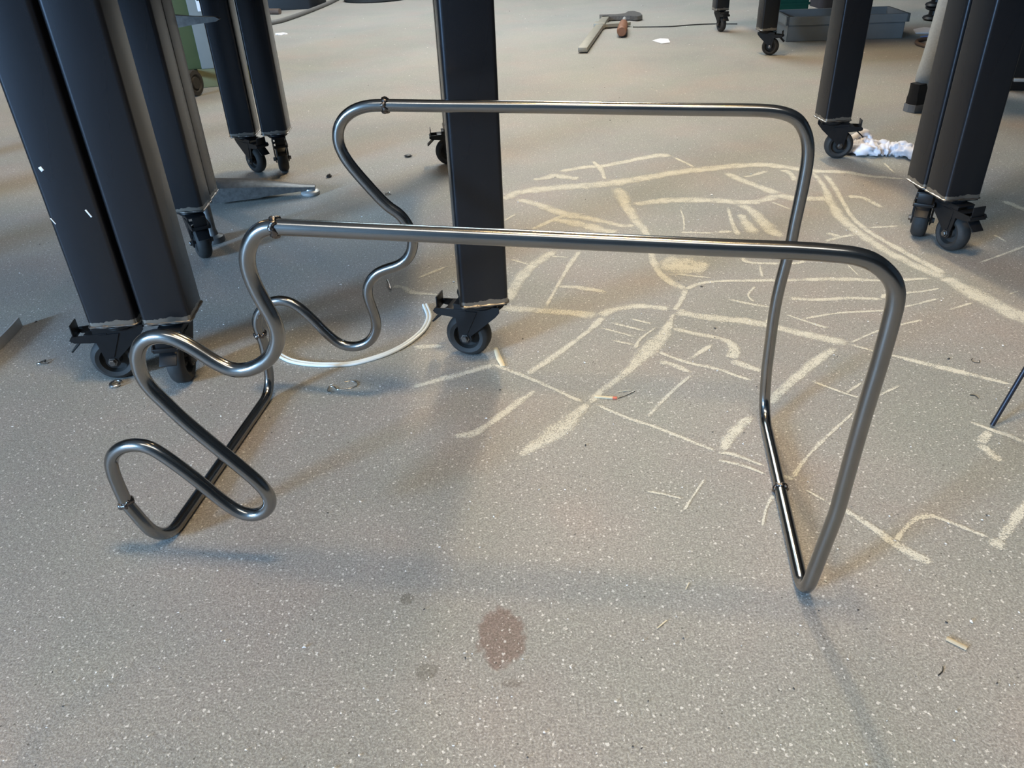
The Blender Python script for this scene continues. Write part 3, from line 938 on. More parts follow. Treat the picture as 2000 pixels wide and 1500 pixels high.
def quad(a, b, c, d, m=0.06):
    """Outline just outside four leg centres (counter-clockwise)."""
    P = [Vector((*p, 0)) for p in (a, b, c, d)]
    out = []
    for i in range(4):
        e1 = (P[i] - P[i - 1]).normalized()
        e2 = (P[i] - P[(i + 1) % 4]).normalized()
        q = P[i] + e1 * m + e2 * m
        out.append((q.x, q.y))
    return out


def shift(p, dx, dy):
    return (p[0] + dx, p[1] + dy)


a1, a2 = shift(lf1, -1.62, -0.10), shift(lmf, -1.62, -0.10)
T1 = table('dark steel table at far left whose right front leg stands nearest the left edge', quad(a1, lf1, lmf, a2, 0.052),
           [(*lf1, 3.5, 188), (*lmf, 3.5, 300), (*a1, 3.5, 160), (*a2, 3.5, 120)], 3.5)
b1, b2 = shift(lmb, -1.62, -0.10), shift(bl1, -1.62, -0.10)
T2 = table('dark steel table at left rear, its right legs half hidden behind the nearest left legs', quad(b1, lmb, bl1, b2, 0.052),
           [(*lmb, 3.5, None), (*bl1, 3.2, 318), (*b1, 3.5, 100), (*b2, 3.5, 200)], 3.5)
T3 = table('dark steel table whose lone square leg stands behind the tube frame', quad(lf2, cc, cb, bl2, 0.052),
           [(*lf2, 4.5, 276), (*cc, 7.1, 162), (*cb, 6.0, 186), (*bl2, 3.6, 288)], 5)
fl_ = [o for o in T1.children if o.name.startswith('leg')][0]
M_FLECK = simple('white_paint', (0.85, 0.85, 0.86), 0.5, 0, 0.05, 200)
for fx_, fz_, fw_, fh_ in ((-0.028, 0.318, 0.006, 0.008), (0.027, 0.232, 0.003, 0.016), (-0.040, 0.222, 0.002, 0.013)):
    b = bmesh.new()
    vs_ = box(b, 0, 0, 0, fw_, 0.0012, fh_, 0.0004, Matrix.Rotation(math.radians(-25), 3, 'Y'))
    bmesh.ops.translate(b, vec=(fx_, -W / 2 - 0.0004, fz_), verts=vs_)
    finish('paint_fleck', b, M_FLECK, fl_)
c1, c2 = shift(rpb, 1.55, 0.06), shift(r1, 1.55, 0.06)
T4 = table('dark steel table at right with a leg beside the white cloth', quad(rpb, c1, c2, r1, 0.052),
           [(*rpb, 2.0, 238), (*r1, 4.2, 350), (*c1, 2, 10), (*c2, 2, 70)], 2)
d0, d1, d2 = shift(rpf, -0.012, -0.74), shift(rpf, 1.54, -0.68), shift(rpf, 1.55, 0.06)
T5 = table('dark steel table at right edge with the nearest right leg and lumpy foot weld', quad(d0, d1, d2, rpf, 0.052),
           [(*rpf, 4.0, 284), (*d0, 4.0, 200), (*d1, 4.0, 20), (*d2, 4.0, 80)], 4)
e1, e2 = shift(f1, 1.82, 0.06), shift(f2, 1.82, 0.06)
T6 = table('farthest dark steel table, its legs standing beside the grey metal box', quad(f1, e1, e2, f2, 0.052),
           [(*f1, 4.0, 330), (*f2, 4.0, 282), (*e1, 4.0, 30), (*e2, 4.0, 120)], 4)

# ------------------------------------------------------------------ things lying on the floor nearby
def line_thing(name, label, cat, P, r, m, seg=10, k=6, flat=1.0, radii=None):
    c = Vector(P[len(P) // 2])
    c.z = 0
    b = bmesh.new()
    Q = [p - c for p in (catmull([Vector(p) for p in P], k) if len(P) > 2 else [Vector(p) for p in P])]
    sweep(b, Q, r, seg, flat=flat)
    return tag(finish(name, b, m, loc=c, angle=50), label, cat)


arc = MISC['arc']
# grooved white strip: two rounded lips with a channel between
ac = Vector((-0.36, 1.52, 0))
AS = thing('plastic_strip', 'white grooved strip bent in a wide arc on the floor behind the wavy tubes', 'strip', ac)
Pc = catmull([Vector((x, y, 0)) - ac for x, y in arc], 6)
P_, T_, N_ = frames(Pc)
for nm, d, rr, zz in (('lip', 0.0038, 0.0034, 0.0036), ('lip', -0.0038, 0.0034, 0.0036), ('channel', 0.0, 0.0036, 0.0022)):
    b = bmesh.new()
    Q = []
    for p, t in zip(P_, T_):
        s = Vector((-t.y, t.x, 0))
        Q.append(p + s * d + Vector((0, 0, zz)))
    sweep(b, Q, rr, 10, flat=1.0 if nm == 'lip' else 0.5)
    finish(nm, b, M_WHITEPL if nm == 'lip' else M_GREYSTEEL, AS)

line_thing('wire_hook', 'thin steel wire bent like a hook, lying below the white curved strip', 'wire',
           [(x, y, 0.0012) for x, y in MISC['hook']], 0.0011, M_BRIGHT, 8)
line_thing('metal_pin', 'small bright pin on the floor left of the lone table leg', 'pin',
           [(-0.3111, 1.8565, 0.010), (-0.3045, 1.838, 0.006), (-0.2985, 1.8143, 0.003)], 0.003, M_BRIGHT, 8)

# split ring
b = bmesh.new()
sweep(b, [(0.0105 * math.cos(math.radians(a)), 0.0125 * math.sin(math.radians(a)), 0.003 + 0.0016 * (a - 40) / 320) for a in range(20, 352, 12)], 0.0031, 10)
tag(finish('split_ring', b, M_BRIGHT, loc=(-0.831, 1.402, 0)), 'small bright open steel ring lying in front of the left caster', 'ring')

# matchstick-like splinter with a red end
mt = thing('painted_splinter', 'thin cream wooden splinter with a red painted end on a chalk line', 'splinter', (0.182, 1.265, 0), math.atan2(-0.0092, 0.0428))
b = bmesh.new()
box(b, -0.0045, 0, 0.0016, 0.035, 0.0060, 0.003, 0.0006)
finish('shaft', b, M_PALEWOOD, mt)
b = bmesh.new()
box(b, 0.0172, 0, 0.0017, 0.0084, 0.0064, 0.0032, 0.0006)
finish('red_end', b, M_RED, mt)
line_thing('wire_offcut', 'fine dark curved wire leading off the red splinter end', 'wire', [(0.205, 1.2606, 0.001), (0.2254, 1.2716, 0.0014), (0.2413, 1.2834, 0.001)], 0.0006, M_DARKWIRE, 6)
line_thing('wire_offcut', 'fine pale sliver just above the red tipped splinter', 'sliver', [(0.2091, 1.2843, 0.001), (0.222, 1.2862, 0.0012), (0.2339, 1.2878, 0.001)], 0.0008, M_PALEWOOD, 6)


def sliver(name, label, P, w, m, cat='splinter'):
    c = Vector((*P[0], 0))
    b = bmesh.new()
    Q = [Vector((*p, 0.0016)) - c for p in P]
    n = len(Q)
    sweep(b, Q, w, 8, radii=[w * (0.75 if i in (0, n - 1) else 1.0) for i in range(n)], flat=0.3)
    return tag(finish(name, b, m, loc=c), label, cat)


sliver('wood_splinter', 'flat pale wood splinter lying beside the lone leg wheel', MISC['splint'], 0.0065, M_PALEWOOD)
sliver('wood_splinter', 'short pale sliver on bare concrete right of the oil stain', MISC['s1'], 0.0012, M_PALEWOOD)
sliver('wood_splinter', 'tiny pale sliver on bare concrete left of the right frame foot', MISC['s2'], 0.0010, M_PALEWOOD)
sliver('tape_scrap', 'flat tan scrap on the concrete near the lower right corner', MISC['tan'], 0.0055, simple('tan_scrap', (0.50, 0.43, 0.31), 0.8, 0, 0.2, 150), 'scrap')
line_thing('wire_offcut', 'tiny wavy black wire below the far chalk lines at right', 'wire', [(x, y, 0.001) for x, y in MISC['squig']], 0.0010, M_DARKWIRE, 6)
line_thing('wire_offcut', 'tiny forked black wire near the lower right corner', 'wire', [(x, y, 0.001) for x, y in MISC['ycrk']], 0.0008, M_DARKWIRE, 6)
b = bmesh.new()
sweep(b, [(0.0075 * math.cos(math.radians(a)), 0.0085 * math.sin(math.radians(a)), 0.001) for a in range(100, 385, 15)], 0.0006, 6)
tag(finish('wire_curl', b, M_DARKWIRE, loc=(0.9432, 1.3394, 0)), 'fine dark wire curl on the floor above the leaning rod', 'wire')

# flat bar standing on edge at the left border
b = bmesh.new()
d = Vector((-1.1851, 1.7052, 0)) - Vector((-1.1834, 1.6023, 0))
P0 = Vector((-1.1851, 1.7052, 0))
prev = None
for i in range(13):
    t = i / 12
    p = P0 + Vector((0.010 * math.sin(t * 5), -0.40 * t, 0)) - P0
    ring = [b.verts.new(p + Vector((sx * 0.002, 0, z))) for sx, z in ((-1, 0.0002), (1, 0.0002), (1, 0.0245), (-1, 0.0245))]
    if prev:
        for k in range(4):
            b.faces.new((prev[k], prev[(k + 1) % 4], ring[(k + 1) % 4], ring[k]))
    else:
        b.faces.new(ring)
    prev = ring
b.faces.new(prev[::-1])
tag(finish('flat_bar', b, M_GREYSTEEL, loc=P0), 'grey flat steel bar standing on edge at the left border', 'bar')

# thin rod leaning on the edge of the right-hand table
r0, r1_ = Vector((0.852, 1.114, 0.0035)), Vector((1.098, 1.206, 0.800))
b = bmesh.new()
sweep(b, [Vector((0, 0, 0.0035)), Vector((0, 0, 0.0035)).lerp(r1_ - r0, 0.5), (r1_ - r0) * 1.06 + Vector((0, 0, 0.0035))], 0.0042, 12)
tag(finish('steel_rod', b, M_BLUEBLACK, loc=(r0.x, r0.y, 0)), 'thin dark steel rod leaning into view at the right edge', 'rod')

# curled metal shavings
for (x, y, lab, s) in ((-1.0399, 1.5113, 'bright crumpled metal shaving on the floor by the left flat bar', 0.013),
                       (-0.3935, 2.60, 'small pale shaving on the shaded floor right of the round foot pad', 0.010)):
    b = bmesh.new()
    P = [(s * math.cos(a * 1.1) * (0.5 + a / 9), 0.6 * s * math.sin(a * 1.1), 0.003 + 0.002 * math.sin(a * 2)) for a in [i * 0.45 for i in range(14)]]
    sweep(b, P, 0.0022, 6, flat=0.35)
    tag(finish('metal_shaving', b, M_BRIGHT, loc=(x, y, 0)), lab, 'shaving')

def crumb(name, label, cat, x, y, sx, sy, sz, m, seed):
    b = bmesh.new()
    bmesh.ops.create_icosphere(b, subdivisions=2, radius=1.0)
    for v in b.verts:
        f = 1 + 0.6 * mnoise.noise(v.co * 1.7 + Vector((seed, 0, 0)))
        v.co = Vector((v.co.x * sx * f, v.co.y * sy * f, max(0.0008, sz * (v.co.z * f + 0.75))))
    tag(finish(name, b, m, loc=(x, y, 0), smooth=False), label, cat)


crumb('paper_crumbs', 'pale torn scrap lying on bright floor right of the far left legs', 'scrap', -1.74, 6.86, 0.055, 0.05, 0.006, M_PAPER, 3)
crumb('metal_crumb', 'dark brown crumb on the floor left of the hidden rear caster', 'crumb', -0.365, 3.055, 0.014, 0.012, 0.006, M_DARKWIRE, 8)
crumb('metal_crumb', 'dark crumb on the floor left of the rear wavy tube', 'crumb', -0.635, 2.83, 0.010, 0.009, 0.007, M_DARKWIRE, 12)

# ------------------------------------------------------------------ machine stand with round foot pads, left
ST = thing('machine_stand', 'steel stand with one tapered foot and a round pad behind the left table legs', 'stand', (-0.96, 2.62, 0))
so = Vector(ST.location)


def pad(x, y):
    b = bmesh.new()
    lathe(b, [(0, 0.001), (0.030, 0.001), (0.032, 0.004), (0.032, 0.011), (0.027, 0.015), (0.020, 0.017), (0.019, 0.021), (0, 0.021)], 28, at=Vector((x, y, 0)) - so)
    return b


finish('foot_pad', pad(-0.665, 2.640), M_GREYSTEEL, ST)
b = bmesh.new()   # tapered low arm
A0, A1 = Vector((-0.98, 2.60, 0)) - so, Vector((-0.665, 2.640, 0)) - so
dirv = (A1 - A0).normalized()
sd = Vector((-dirv.y, dirv.x, 0))
prev = None
for t, w, z0, z1 in ((0, 0.055, 0.012, 0.075), (0.45, 0.045, 0.014, 0.062), (0.55, 0.036, 0.016, 0.056), (0.9, 0.020, 0.018, 0.036), (1.06, 0.014, 0.018, 0.030)):
    c = A0.lerp(A1, t)
    ring = [b.verts.new(c + sd * (w * u) + Vector((0, 0, z))) for u, z in ((-1, z0), (1, z0), (1, z1 * 0.8 + z0 * 0.2), (0.55, z1), (-0.55, z1), (-1, z1 * 0.8 + z0 * 0.2))]
    if prev:
        for k in range(6):
            b.faces.new((prev[k], prev[(k + 1) % 6], ring[(k + 1) % 6], ring[k]))
    else:
        b.faces.new(ring)
    prev = ring
b.faces.new(prev[::-1])
finish('foot_arm', b, M_DIRTYSTEEL, ST)
b = bmesh.new()
lathe(b, [(0, 0.012), (0.06, 0.012), (0.062, 0.02), (0.050, 0.08), (0.034, 0.10), (0.034, 0.60), (0.05, 0.61), (0.05, 0.66), (0, 0.66)], 24, at=Vector((-1.03, 2.62, 0)) - so)
finish('post', b, M_SCALE, ST)
b = bmesh.new()   # flat handle blade
prism(b, [(x - so.x, z) for x, z in ((-1.03, 0.555), (-0.96, 0.552), (-0.88, 0.563), (-0.812, 0.569), (-0.801, 0.575), (-0.812, 0.581), (-0.88, 0.585), (-0.96, 0.594), (-1.03, 0.598))], 2.49 - so.y, 2.51 - so.y)
finish('handle', b, M_DIRTYSTEEL, ST)

# ------------------------------------------------------------------ far left: green machine cabinet
CB = thing('machine_cabinet', 'green and grey machine cabinet standing on the floor behind the left tables', 'cabinet', (-1.71, 4.865, 0), math.radians(14))
b = bmesh.new()
box(b, -0.06, 0.09, 0.55, 0.42, 0.5, 0.90, 0.008)
finish('body', b, M_GREEN, CB)
b = bmesh.new()
box(b, 0.20, -0.168, 0.55, 0.40, 0.012, 0.90, 0.004)
box(b, 0.30, 0.04, 0.55, 0.20, 0.40, 0.90, 0.004)
finish('side_panel', b, M_PALEPAINT, CB)
b = bmesh.new()
box(b, 0.09, 0.08, 0.05, 0.66, 0.50, 0.10, 0.006)
finish('plinth', b, M_OLIVE, CB)
b = bmesh.new()
box(b, 0.14, -0.190, 0.235, 0.055, 0.034, 0.062, 0.004)
finish('socket_box', b, simple('beige_plastic', (0.60, 0.57, 0.46), 0.5, 0, 0.05, 60), CB)
b = bmesh.new()
box(b, 0.10, -0.176, 0.43, 0.10, 0.008, 0.075, 0.003)
finish('name_plate', b, M_PAPER, CB)
b = bmesh.new()
box(b, 0.10, -0.181, 0.452, 0.09, 0.004, 0.013, 0.001)
finish('dark_slot', b, M_BLACK, CB)
b = bmesh.new()
lathe(b, [(0, -0.018), (0.03, -0.018), (0.035, -0.008), (0.045, -0.018), (0.064, -0.015), (0.068, 0), (0.064, 0.015), (0.045, 0.018), (0.035, 0.008), (0.03, 0.018), (0, 0.018)], 28, 'Y')
wh = finish('support_wheel', b, M_RUBBER, CB, loc=(-0.035, -0.40, 0.068), rotz=math.radians(60))
b = bmesh.new()
box(b, -0.035, -0.28, 0.085, 0.024, 0.26, 0.03, 0.004)
finish('wheel_bracket', b, M_BLACK, CB)

# ------------------------------------------------------------------ far background at the top
MB = thing('milling_machine', 'dark machine with a green body and black base near the top left', 'machine', (-2.08, 8.95, 0))
b = bmesh.new()
prism(b, rrect(0.62, 0.50, 0.10, 6), 0.0, 0.11, 'XY')
finish('base', b, M_BLACK, MB)
b = bmesh.new()
prism(b, rrect(0.56, 0.44, 0.08, 6), 0.11, 0.75, 'XY')
finish('body', b, M_GREEN, MB)
b = bmesh.new()
sweep(b, [(-2.32, 8.43, 0.026), (-2.08, 8.335, 0.026)], 0.026, 16)
tag(finish('pipe_offcut', b, simple('rusty_pipe', (0.16, 0.12, 0.10), 0.6, 0.4, 0.3, 40)), 'short rusty pipe piece on the floor before the green machine', 'pipe')
line_thing('cable', 'grey cable curving along the floor beside the green machine', 'cable',
           [(-2.35, 7.30, 0.019), (-2.10, 7.42, 0.019), (-1.9395, 7.57, 0.019), (-1.875, 7.82, 0.019), (-1.80, 8.32, 0.019), (-1.73, 9.0, 0.019), (-1.70, 9.7, 0.019)], 0.018, M_CABLE, 10)
RB = thing('round_stand', 'black round stand base at the top edge, left of centre', 'stand', (-1.26, 9.36, 0))
b = bmesh.new()
lathe(b, [(0, 0), (0.345, 0), (0.36, 0.01), (0.36, 0.045), (0.33, 0.06), (0.10, 0.085), (0.05, 0.09), (0, 0.09)], 48)
finish('base', b, M_RUBBER, RB)
b = bmesh.new()
lathe(b, [(0.035, 0.085), (0.035, 0.75), (0, 0.75)], 20)
finish('column', b, M_BLACK, RB)

# screw clamp lying on the floor
M_RAIL = simple('dull_steel', (0.34, 0.32, 0.27), 0.5, 0.5, 0.2, 30)
CL = thing('screw_clamp', 'steel screw clamp with wooden handle lying on the far floor', 'clamp', (0.70, 6.0, 0))
co_ = Vector(CL.location)
b = bmesh.new()
q0, q1 = Vector((0.545, 5.27, 0)), Vector((0.885, 6.78, 0))
dv = (q1 - q0).normalized()
ang = math.atan2(dv.y, dv.x)
mid = (q0 + q1) / 2 - co_
box(b, mid.x, mid.y, 0.022, (q1 - q0).length, 0.060, 0.028, 0.004, Matrix.Rotation(ang, 3, 'Z'))
finish('rail', b, M_RAIL, CL)
b = bmesh.new()
o_ = [(-0.03, -0.05), (0.10, -0.045), (0.19, -0.055), (0.24, -0.10), (0.29, -0.06), (0.30, 0.05), (0.27, 0.14), (0.22, 0.14), (0.18, 0.06), (0.10, 0.035), (-0.03, 0.05)]
prism(b, [(0.875 + p[0] - co_.x, 6.80 + p[1] * 1.5 - co_.y) for p in o_], 0.006, 0.036, 'XY')
finish('fixed_jaw', b, M_DIRTYSTEEL, CL)
b = bmesh.new()
box(b, 0.785 - co_.x, 6.35 - co_.y, 0.024, 0.085, 0.11, 0.040, 0.006, Matrix.Rotation(ang - PI / 2, 3, 'Z'))
prism(b, [(0.80 - co_.x, 6.31 - co_.y), (0.99 - co_.x, 6.345 - co_.y), (1.02 - co_.x, 6.37 - co_.y), (1.01 - co_.x, 6.42 - co_.y), (0.80 - co_.x, 6.40 - co_.y)], 0.010, 0.032, 'XY')
finish('sliding_jaw', b, M_RAIL, CL)
b = bmesh.new()
h0, h1 = Vector((0.995, 6.52, 0.040)) - co_, Vector((0.875, 5.84, 0.040)) - co_
sweep(b, [h0, h0.lerp(h1, 0.5)], 0.014, 12)
finish('spindle', b, M_GREYSTEEL, CL)
b = bmesh.new()
hs = [h0.lerp(h1, t) for t in (0.36, 0.40, 0.5, 0.7, 0.9, 0.98, 1.0)]
sweep(b, hs, 0.035, 16, radii=[0.022, 0.030, 0.032, 0.035, 0.037, 0.034, 0.028])
finish('handle', b, M_WOOD, CL)

# white paper scrap
b = bmesh.new()
pp = [Vector((*p, 0)) for p in MISC['paper']]
pc = sum(pp, Vector()) / len(pp)
prism(b, [(p.x - pc.x, p.y - pc.y) for p in pp][::-1], 0.001, 0.004, 'XY')
bmesh.ops.triangulate(b, faces=[f for f in b.faces if len(f.verts) > 4])
tag(finish('paper_scrap', b, M_PAPER, loc=pc, smooth=False), 'white paper scrap on the floor right of the screw clamp', 'paper')
line_thing('floor_wire', 'thin wire along the floor from clamp to the farthest caster', 'wire', [(x, y, 0.005) for x, y in MISC['wire']], 0.004, M_DARKWIRE, 6)

# grey steel tray with a folded lip
BX = thing('metal_box', 'open grey sheet metal box with folded rim behind the right table leg', 'box', (2.24, 5.50, 0), math.atan2(5.281 - 5.347, 2.584 - 1.878))
L_, D_ = 0.72, 0.36


def tray(b, l, d, z0, z1, t, bottom):
    for sx in (-1, 1):
        box(b, sx * (l - t) / 2, 0, (z0 + z1) / 2, t, d, z1 - z0)
    for sy in (-1, 1):
        box(b, 0, sy * (d - t) / 2, (z0 + z1) / 2, l, t, z1 - z0)
    if bottom:
        box(b, 0, 0, z0 + t / 2, l, d, t)


b = bmesh.new()
tray(b, L_, D_, 0.0, 0.142, 0.003, True)
finish('body', b, M_GREYPAINT, BX, smooth=False)
b = bmesh.new()
tray(b, L_ + 0.034, D_ + 0.034, 0.098, 0.146, 0.017, False)
finish('rim', b, M_GREYPAINT, BX, smooth=False)

# ribbed green crate behind the box
GC = thing('plastic_crate', 'dark green ribbed plastic crate behind the grey metal box', 'crate', (2.13, 6.22, 0), math.radians(5))
b = bmesh.new()
tray(b, 0.22, 0.26, 0.0, 0.42, 0.008, True)
finish('body', b, M_CRATE, GC, smooth=False)
for k in range(5):
    b = bmesh.new()
    tray(b, 0.236, 0.276, 0.05 + k * 0.078, 0.066 + k * 0.078, 0.008, False)
    finish('rib', b, M_CRATE, GC, smooth=False)
for k in (0, 1):
    b = bmesh.new()
    box(b, 0.03 + 0.04 * k, -0.1395, 0.30, 0.012, 0.003, 0.06, 0, Matrix.Rotation(math.radians(20), 3, 'Y'))
    finish('pale_mark', b, M_PAPER, GC, smooth=False)
b = bmesh.new()
prism(b, rrect(0.20, 0.30, 0.05, 5), 0.0, 0.07, 'XY')
prism(b, rrect(0.13, 0.22, 0.05, 5), 0.07, 0.16, 'XY')
tag(finish('dark_bundle', b, simple('navy_bundle', (0.02, 0.022, 0.035), 0.7, 0, 0.3, 30), loc=(2.74, 7.02, 0)), 'dark low bundle behind the grey metal box at the top edge', 'bundle')

# black knobbed fittings at the far right
KN = thing('spool_stack', 'black knobbly stack of flanged spools beside the far right leg', 'spools', (3.14, 6.0, 0))
for k in range(4):
    b = bmesh.new()
    z = k * 0.085
    lathe(b, [(0, z), (0.075, z), (0.088, z + 0.012), (0.080, z + 0.026), (0.052, z + 0.036), (0.050, z + 0.062), (0.078, z + 0.072), (0.082, z + 0.085), (0, z + 0.085)], 10)
    finish('spool', b, M_BLACK, KN)
b = bmesh.new()
prism(b, [(2.74, 5.44), (2.93, 5.38), (3.00, 5.52), (2.90, 5.66), (2.80, 5.60)], 0.001, 0.006, 'XY')
tag(finish('paper_sheet', b, M_PAPER, smooth=False), 'white sheet on the floor right of the grey metal box', 'paper')
b = bmesh.new()
prism(b, [(2.70, 5.29), (2.90, 5.26), (3.02, 5.34), (2.80, 5.37)], 0.001, 0.005, 'XY')
tag(finish('plastic_sheet', b, M_BLUE, smooth=False), 'small bluish sheet in front of the white sheet, far right', 'sheet')
line_thing('hose_loop', 'brown hose loop on the floor at right behind the person', 'hose',
           [(3.0, 5.20, 0.012), (2.74, 5.16, 0.012), (2.63, 5.13, 0.012), (2.56, 5.05, 0.012), (2.54, 4.94, 0.012), (2.60, 4.84, 0.012), (2.85, 4.80, 0.012)], 0.011, M_BROWNCABLE, 10)

# black cabinet just inside the right border
BC = thing('black_cabinet', 'black cabinet corner at the upper right border', 'cabinet', (2.62, 3.83, 0), math.radians(-18))
b = bmesh.new()
box(b, 0, 0, 0.30, 0.50, 0.40, 0.60, 0.006)
finish('body', b, M_BLACK, BC)
b = bmesh.new()
box(b, -0.18, -0.21, 0.05, 0.05, 0.02, 0.015, 0.003)
finish('latch', b, M_GREYSTEEL, BC)

# crumpled white cloth
def cloth_mesh():
    b = bmesh.new()
    spine = catmull([(1.245, 2.87, 0.018), (1.285, 2.835, 0.022), (1.315, 2.80, 0.020), (1.36, 2.80, 0.016), (1.40, 2.795, 0.018), (1.435, 2.765, 0.022), (1.47, 2.715, 0.020), (1.51, 2.69, 0.014)], 9)
    P, T, N = frames(spine)
    rings = []
    n = len(P)
    for i, (p, t) in enumerate(zip(P, T)):
        s = Vector((-t.y, t.x, 0)).normalized()
        ring = []
        e = min(1, min(i, n - 1 - i) / 3 + 0.25)
        for k in range(20):
            a = 2 * PI * k / 20
            f = 1 + 0.55 * mnoise.noise(Vector((i * 0.33, math.cos(a) * 1.6, math.sin(a) * 1.6))) + 0.35 * mnoise.noise(Vector((i * 0.8, math.cos(a) * 3.5, 7 + math.sin(a) * 3.5)))
            w = 0.036 * e * f
            h = (0.021 + 0.010 * max(0, mnoise.noise(Vector((i * 0.25, 3, 1))))) * e * f
            q = p + s * (w * math.cos(a)) + Vector((0, 0, h * math.sin(a)))
            q.z = max(0.0015, q.z)
            ring.append(b.verts.new(q))
        rings.append(ring)
    for A, B in zip(rings, rings[1:]):
        for k in range(20):
            b.faces.new((A[k], A[(k + 1) % 20], B[(k + 1) % 20], B[k]))
    b.faces.new(rings[0][::-1])
    b.faces.new(rings[-1])
    # folds of cloth standing up near the caster
    for fold, w in (([(1.262, 2.845, 0.012), (1.285, 2.852, 0.040), (1.315, 2.852, 0.066), (1.342, 2.846, 0.060), (1.352, 2.832, 0.030), (1.36, 2.82, 0.010)], 0.015),
                    ([(1.285, 2.825, 0.015), (1.315, 2.835, 0.045), (1.335, 2.832, 0.040), (1.365, 2.828, 0.034), (1.40, 2.83, 0.030), (1.42, 2.815, 0.012)], 0.014),
                    ([(1.30, 2.84, 0.010), (1.318, 2.85, 0.042), (1.332, 2.845, 0.020)], 0.016),
                    ([(1.40, 2.78, 0.02), (1.43, 2.775, 0.042), (1.45, 2.75, 0.038), (1.47, 2.735, 0.02)], 0.012)):
        loop = catmull(fold, 6)
        sweep(b, loop, w, 10, radii=[w * (1 + 0.7 * mnoise.noise(Vector((k * 0.45, w * 900, 2)))) for k in range(len(loop))], flat=0.65)
    return b


cl = finish('cloth', cloth_mesh(), M_CLOTH, angle=180)
tag(cl, 'crumpled white cloth lying on the floor between the right table legs', 'cloth')

# ------------------------------------------------------------------ person standing behind the right table
def skin_mesh(name, verts, edges, radii, m, parent, root=0, sub=1):
    me = bpy.data.meshes.new(name + '_cage')
    me.from_pydata([Vector(v) for v in verts], edges, [])
    o = bpy.data.objects.new(name + '_cage', me)
    C.objects.link(o)
    sk = o.modifiers.new('skin', 'SKIN')
    for i, d in enumerate(me.skin_vertices[0].data):
        r = radii[i]
        d.radius = r if isinstance(r, tuple) else (r, r)
        d.use_root = i == root
    sk.use_smooth_shade = True
    sb = o.modifiers.new('sub', 'SUBSURF')
    sb.levels = sub
    sb.render_levels = sub
    dg = bpy.context.evaluated_depsgraph_get()
    ev = bpy.data.meshes.new_from_object(o.evaluated_get(dg))
    bpy.data.objects.remove(o)
    ev.name = name
    ev.materials.clear()
    ev.materials.append(m)
    ev.shade_smooth()
    n = bpy.data.objects.new(name, ev)
    C.objects.link(n)
    n.parent = parent
    return n


PE = thing('person', 'person in grey work trousers and dark shoes standing behind the right table', 'person', (1.885, 3.555, 0), math.radians(22))
# local frame: facing +x, left side +y
hy = 0.10
V = [(0, 0, 0.95), (0, 0, 1.10), (0, 0, 1.28), (0.0, 0, 1.42), (0.01, 0, 1.50), (0.02, 0, 1.56), (0.03, 0, 1.66), (0.025, 0, 1.74)]
Ee = [(i, i + 1) for i in range(7)]
Rr = [(0.15, 0.11), (0.14, 0.10), (0.16, 0.11), (0.13, 0.09), (0.055, 0.055), (0.06, 0.06), (0.085, 0.075), (0.06, 0.055)]
for s, fx in ((1, 0.30), (-1, -0.10)):
    i0 = len(V)
    V += [(0, s * hy, 0.90), (fx * 0.5, s * hy, 0.50), (fx, s * hy, 0.10), (fx + 0.02, s * hy, 0.055), (fx + 0.16, s * (hy + 0.02), 0.04)]
    Ee += [(0, i0), (i0, i0 + 1), (i0 + 1, i0 + 2), (i0 + 2, i0 + 3), (i0 + 3, i0 + 4)]
    Rr += [0.085, 0.055, 0.036, 0.034, 0.03]
    i0 = len(V)
    V += [(0, s * 0.20, 1.42), (-0.02, s * 0.26, 1.14), (0.10, s * 0.24, 0.94), (0.15, s * 0.235, 0.88)]
    Ee += [(3, i0), (i0, i0 + 1), (i0 + 1, i0 + 2), (i0 + 2, i0 + 3)]
    Rr += [0.055, 0.042, 0.030, 0.032]
    w = len(V) - 1
    for q, (dx, dy, L) in enumerate(((0.05, -0.024, 0.07), (0.056, -0.008, 0.08), (0.054, 0.009, 0.075), (0.046, 0.024, 0.06))):
        j = len(V)
        V += [(0.15 + dx, s * 0.235 + dy, 0.855), (0.15 + dx + 0.6 * L * 0.6, s * 0.235 + dy * 1.15, 0.82), (0.15 + dx + 0.02, s * 0.235 + dy * 1.15, 0.79)]
        Ee += [(w, j), (j, j + 1), (j + 1, j + 2)]
        Rr += [0.010, 0.009, 0.008]
    j = len(V)
    V += [(0.165, s * 0.200, 0.865), (0.185, s * 0.185, 0.835)]
    Ee += [(w, j), (j, j + 1)]
    Rr += [0.011, 0.009]
skin_mesh('body', V, Ee, Rr, M_SKIN, PE)
# face and hair
b = bmesh.new()
sweep(b, [(0.108, 0, 1.665), (0.128, 0, 1.640), (0.112, 0, 1.632)], 0.010, 8)
finish('nose', b, M_SKIN, PE)
for s in (1, -1):
    b = bmesh.new()
    bmesh.ops.create_uvsphere(b, u_segments=10, v_segments=8, radius=0.011)
    finish('eye', b, M_BLACK, PE, loc=(0.104, s * 0.032, 1.672))
    b = bmesh.new()
    bmesh.ops.create_uvsphere(b, u_segments=10, v_segments=8, radius=0.028)
    bmesh.ops.scale(b, vec=(0.6, 0.35, 1), verts=b.verts)
    finish('ear', b, M_SKIN, PE, loc=(0.02, s * 0.088, 1.655))
b = bmesh.new()
box(b, 0.108, 0, 1.605, 0.008, 0.044, 0.008, 0.003)
finish('mouth', b, M_RED, PE)
b = bmesh.new()
bmesh.ops.create_uvsphere(b, u_segments=20, v_segments=14, radius=0.102)
for v in b.verts:
    if v.co.z < -0.005 and v.co.x > 0.02:
        v.co.z = -0.005
    v.co.y *= 0.92
finish('hair', b, M_HAIR, PE, loc=(0.018, 0, 1.700))
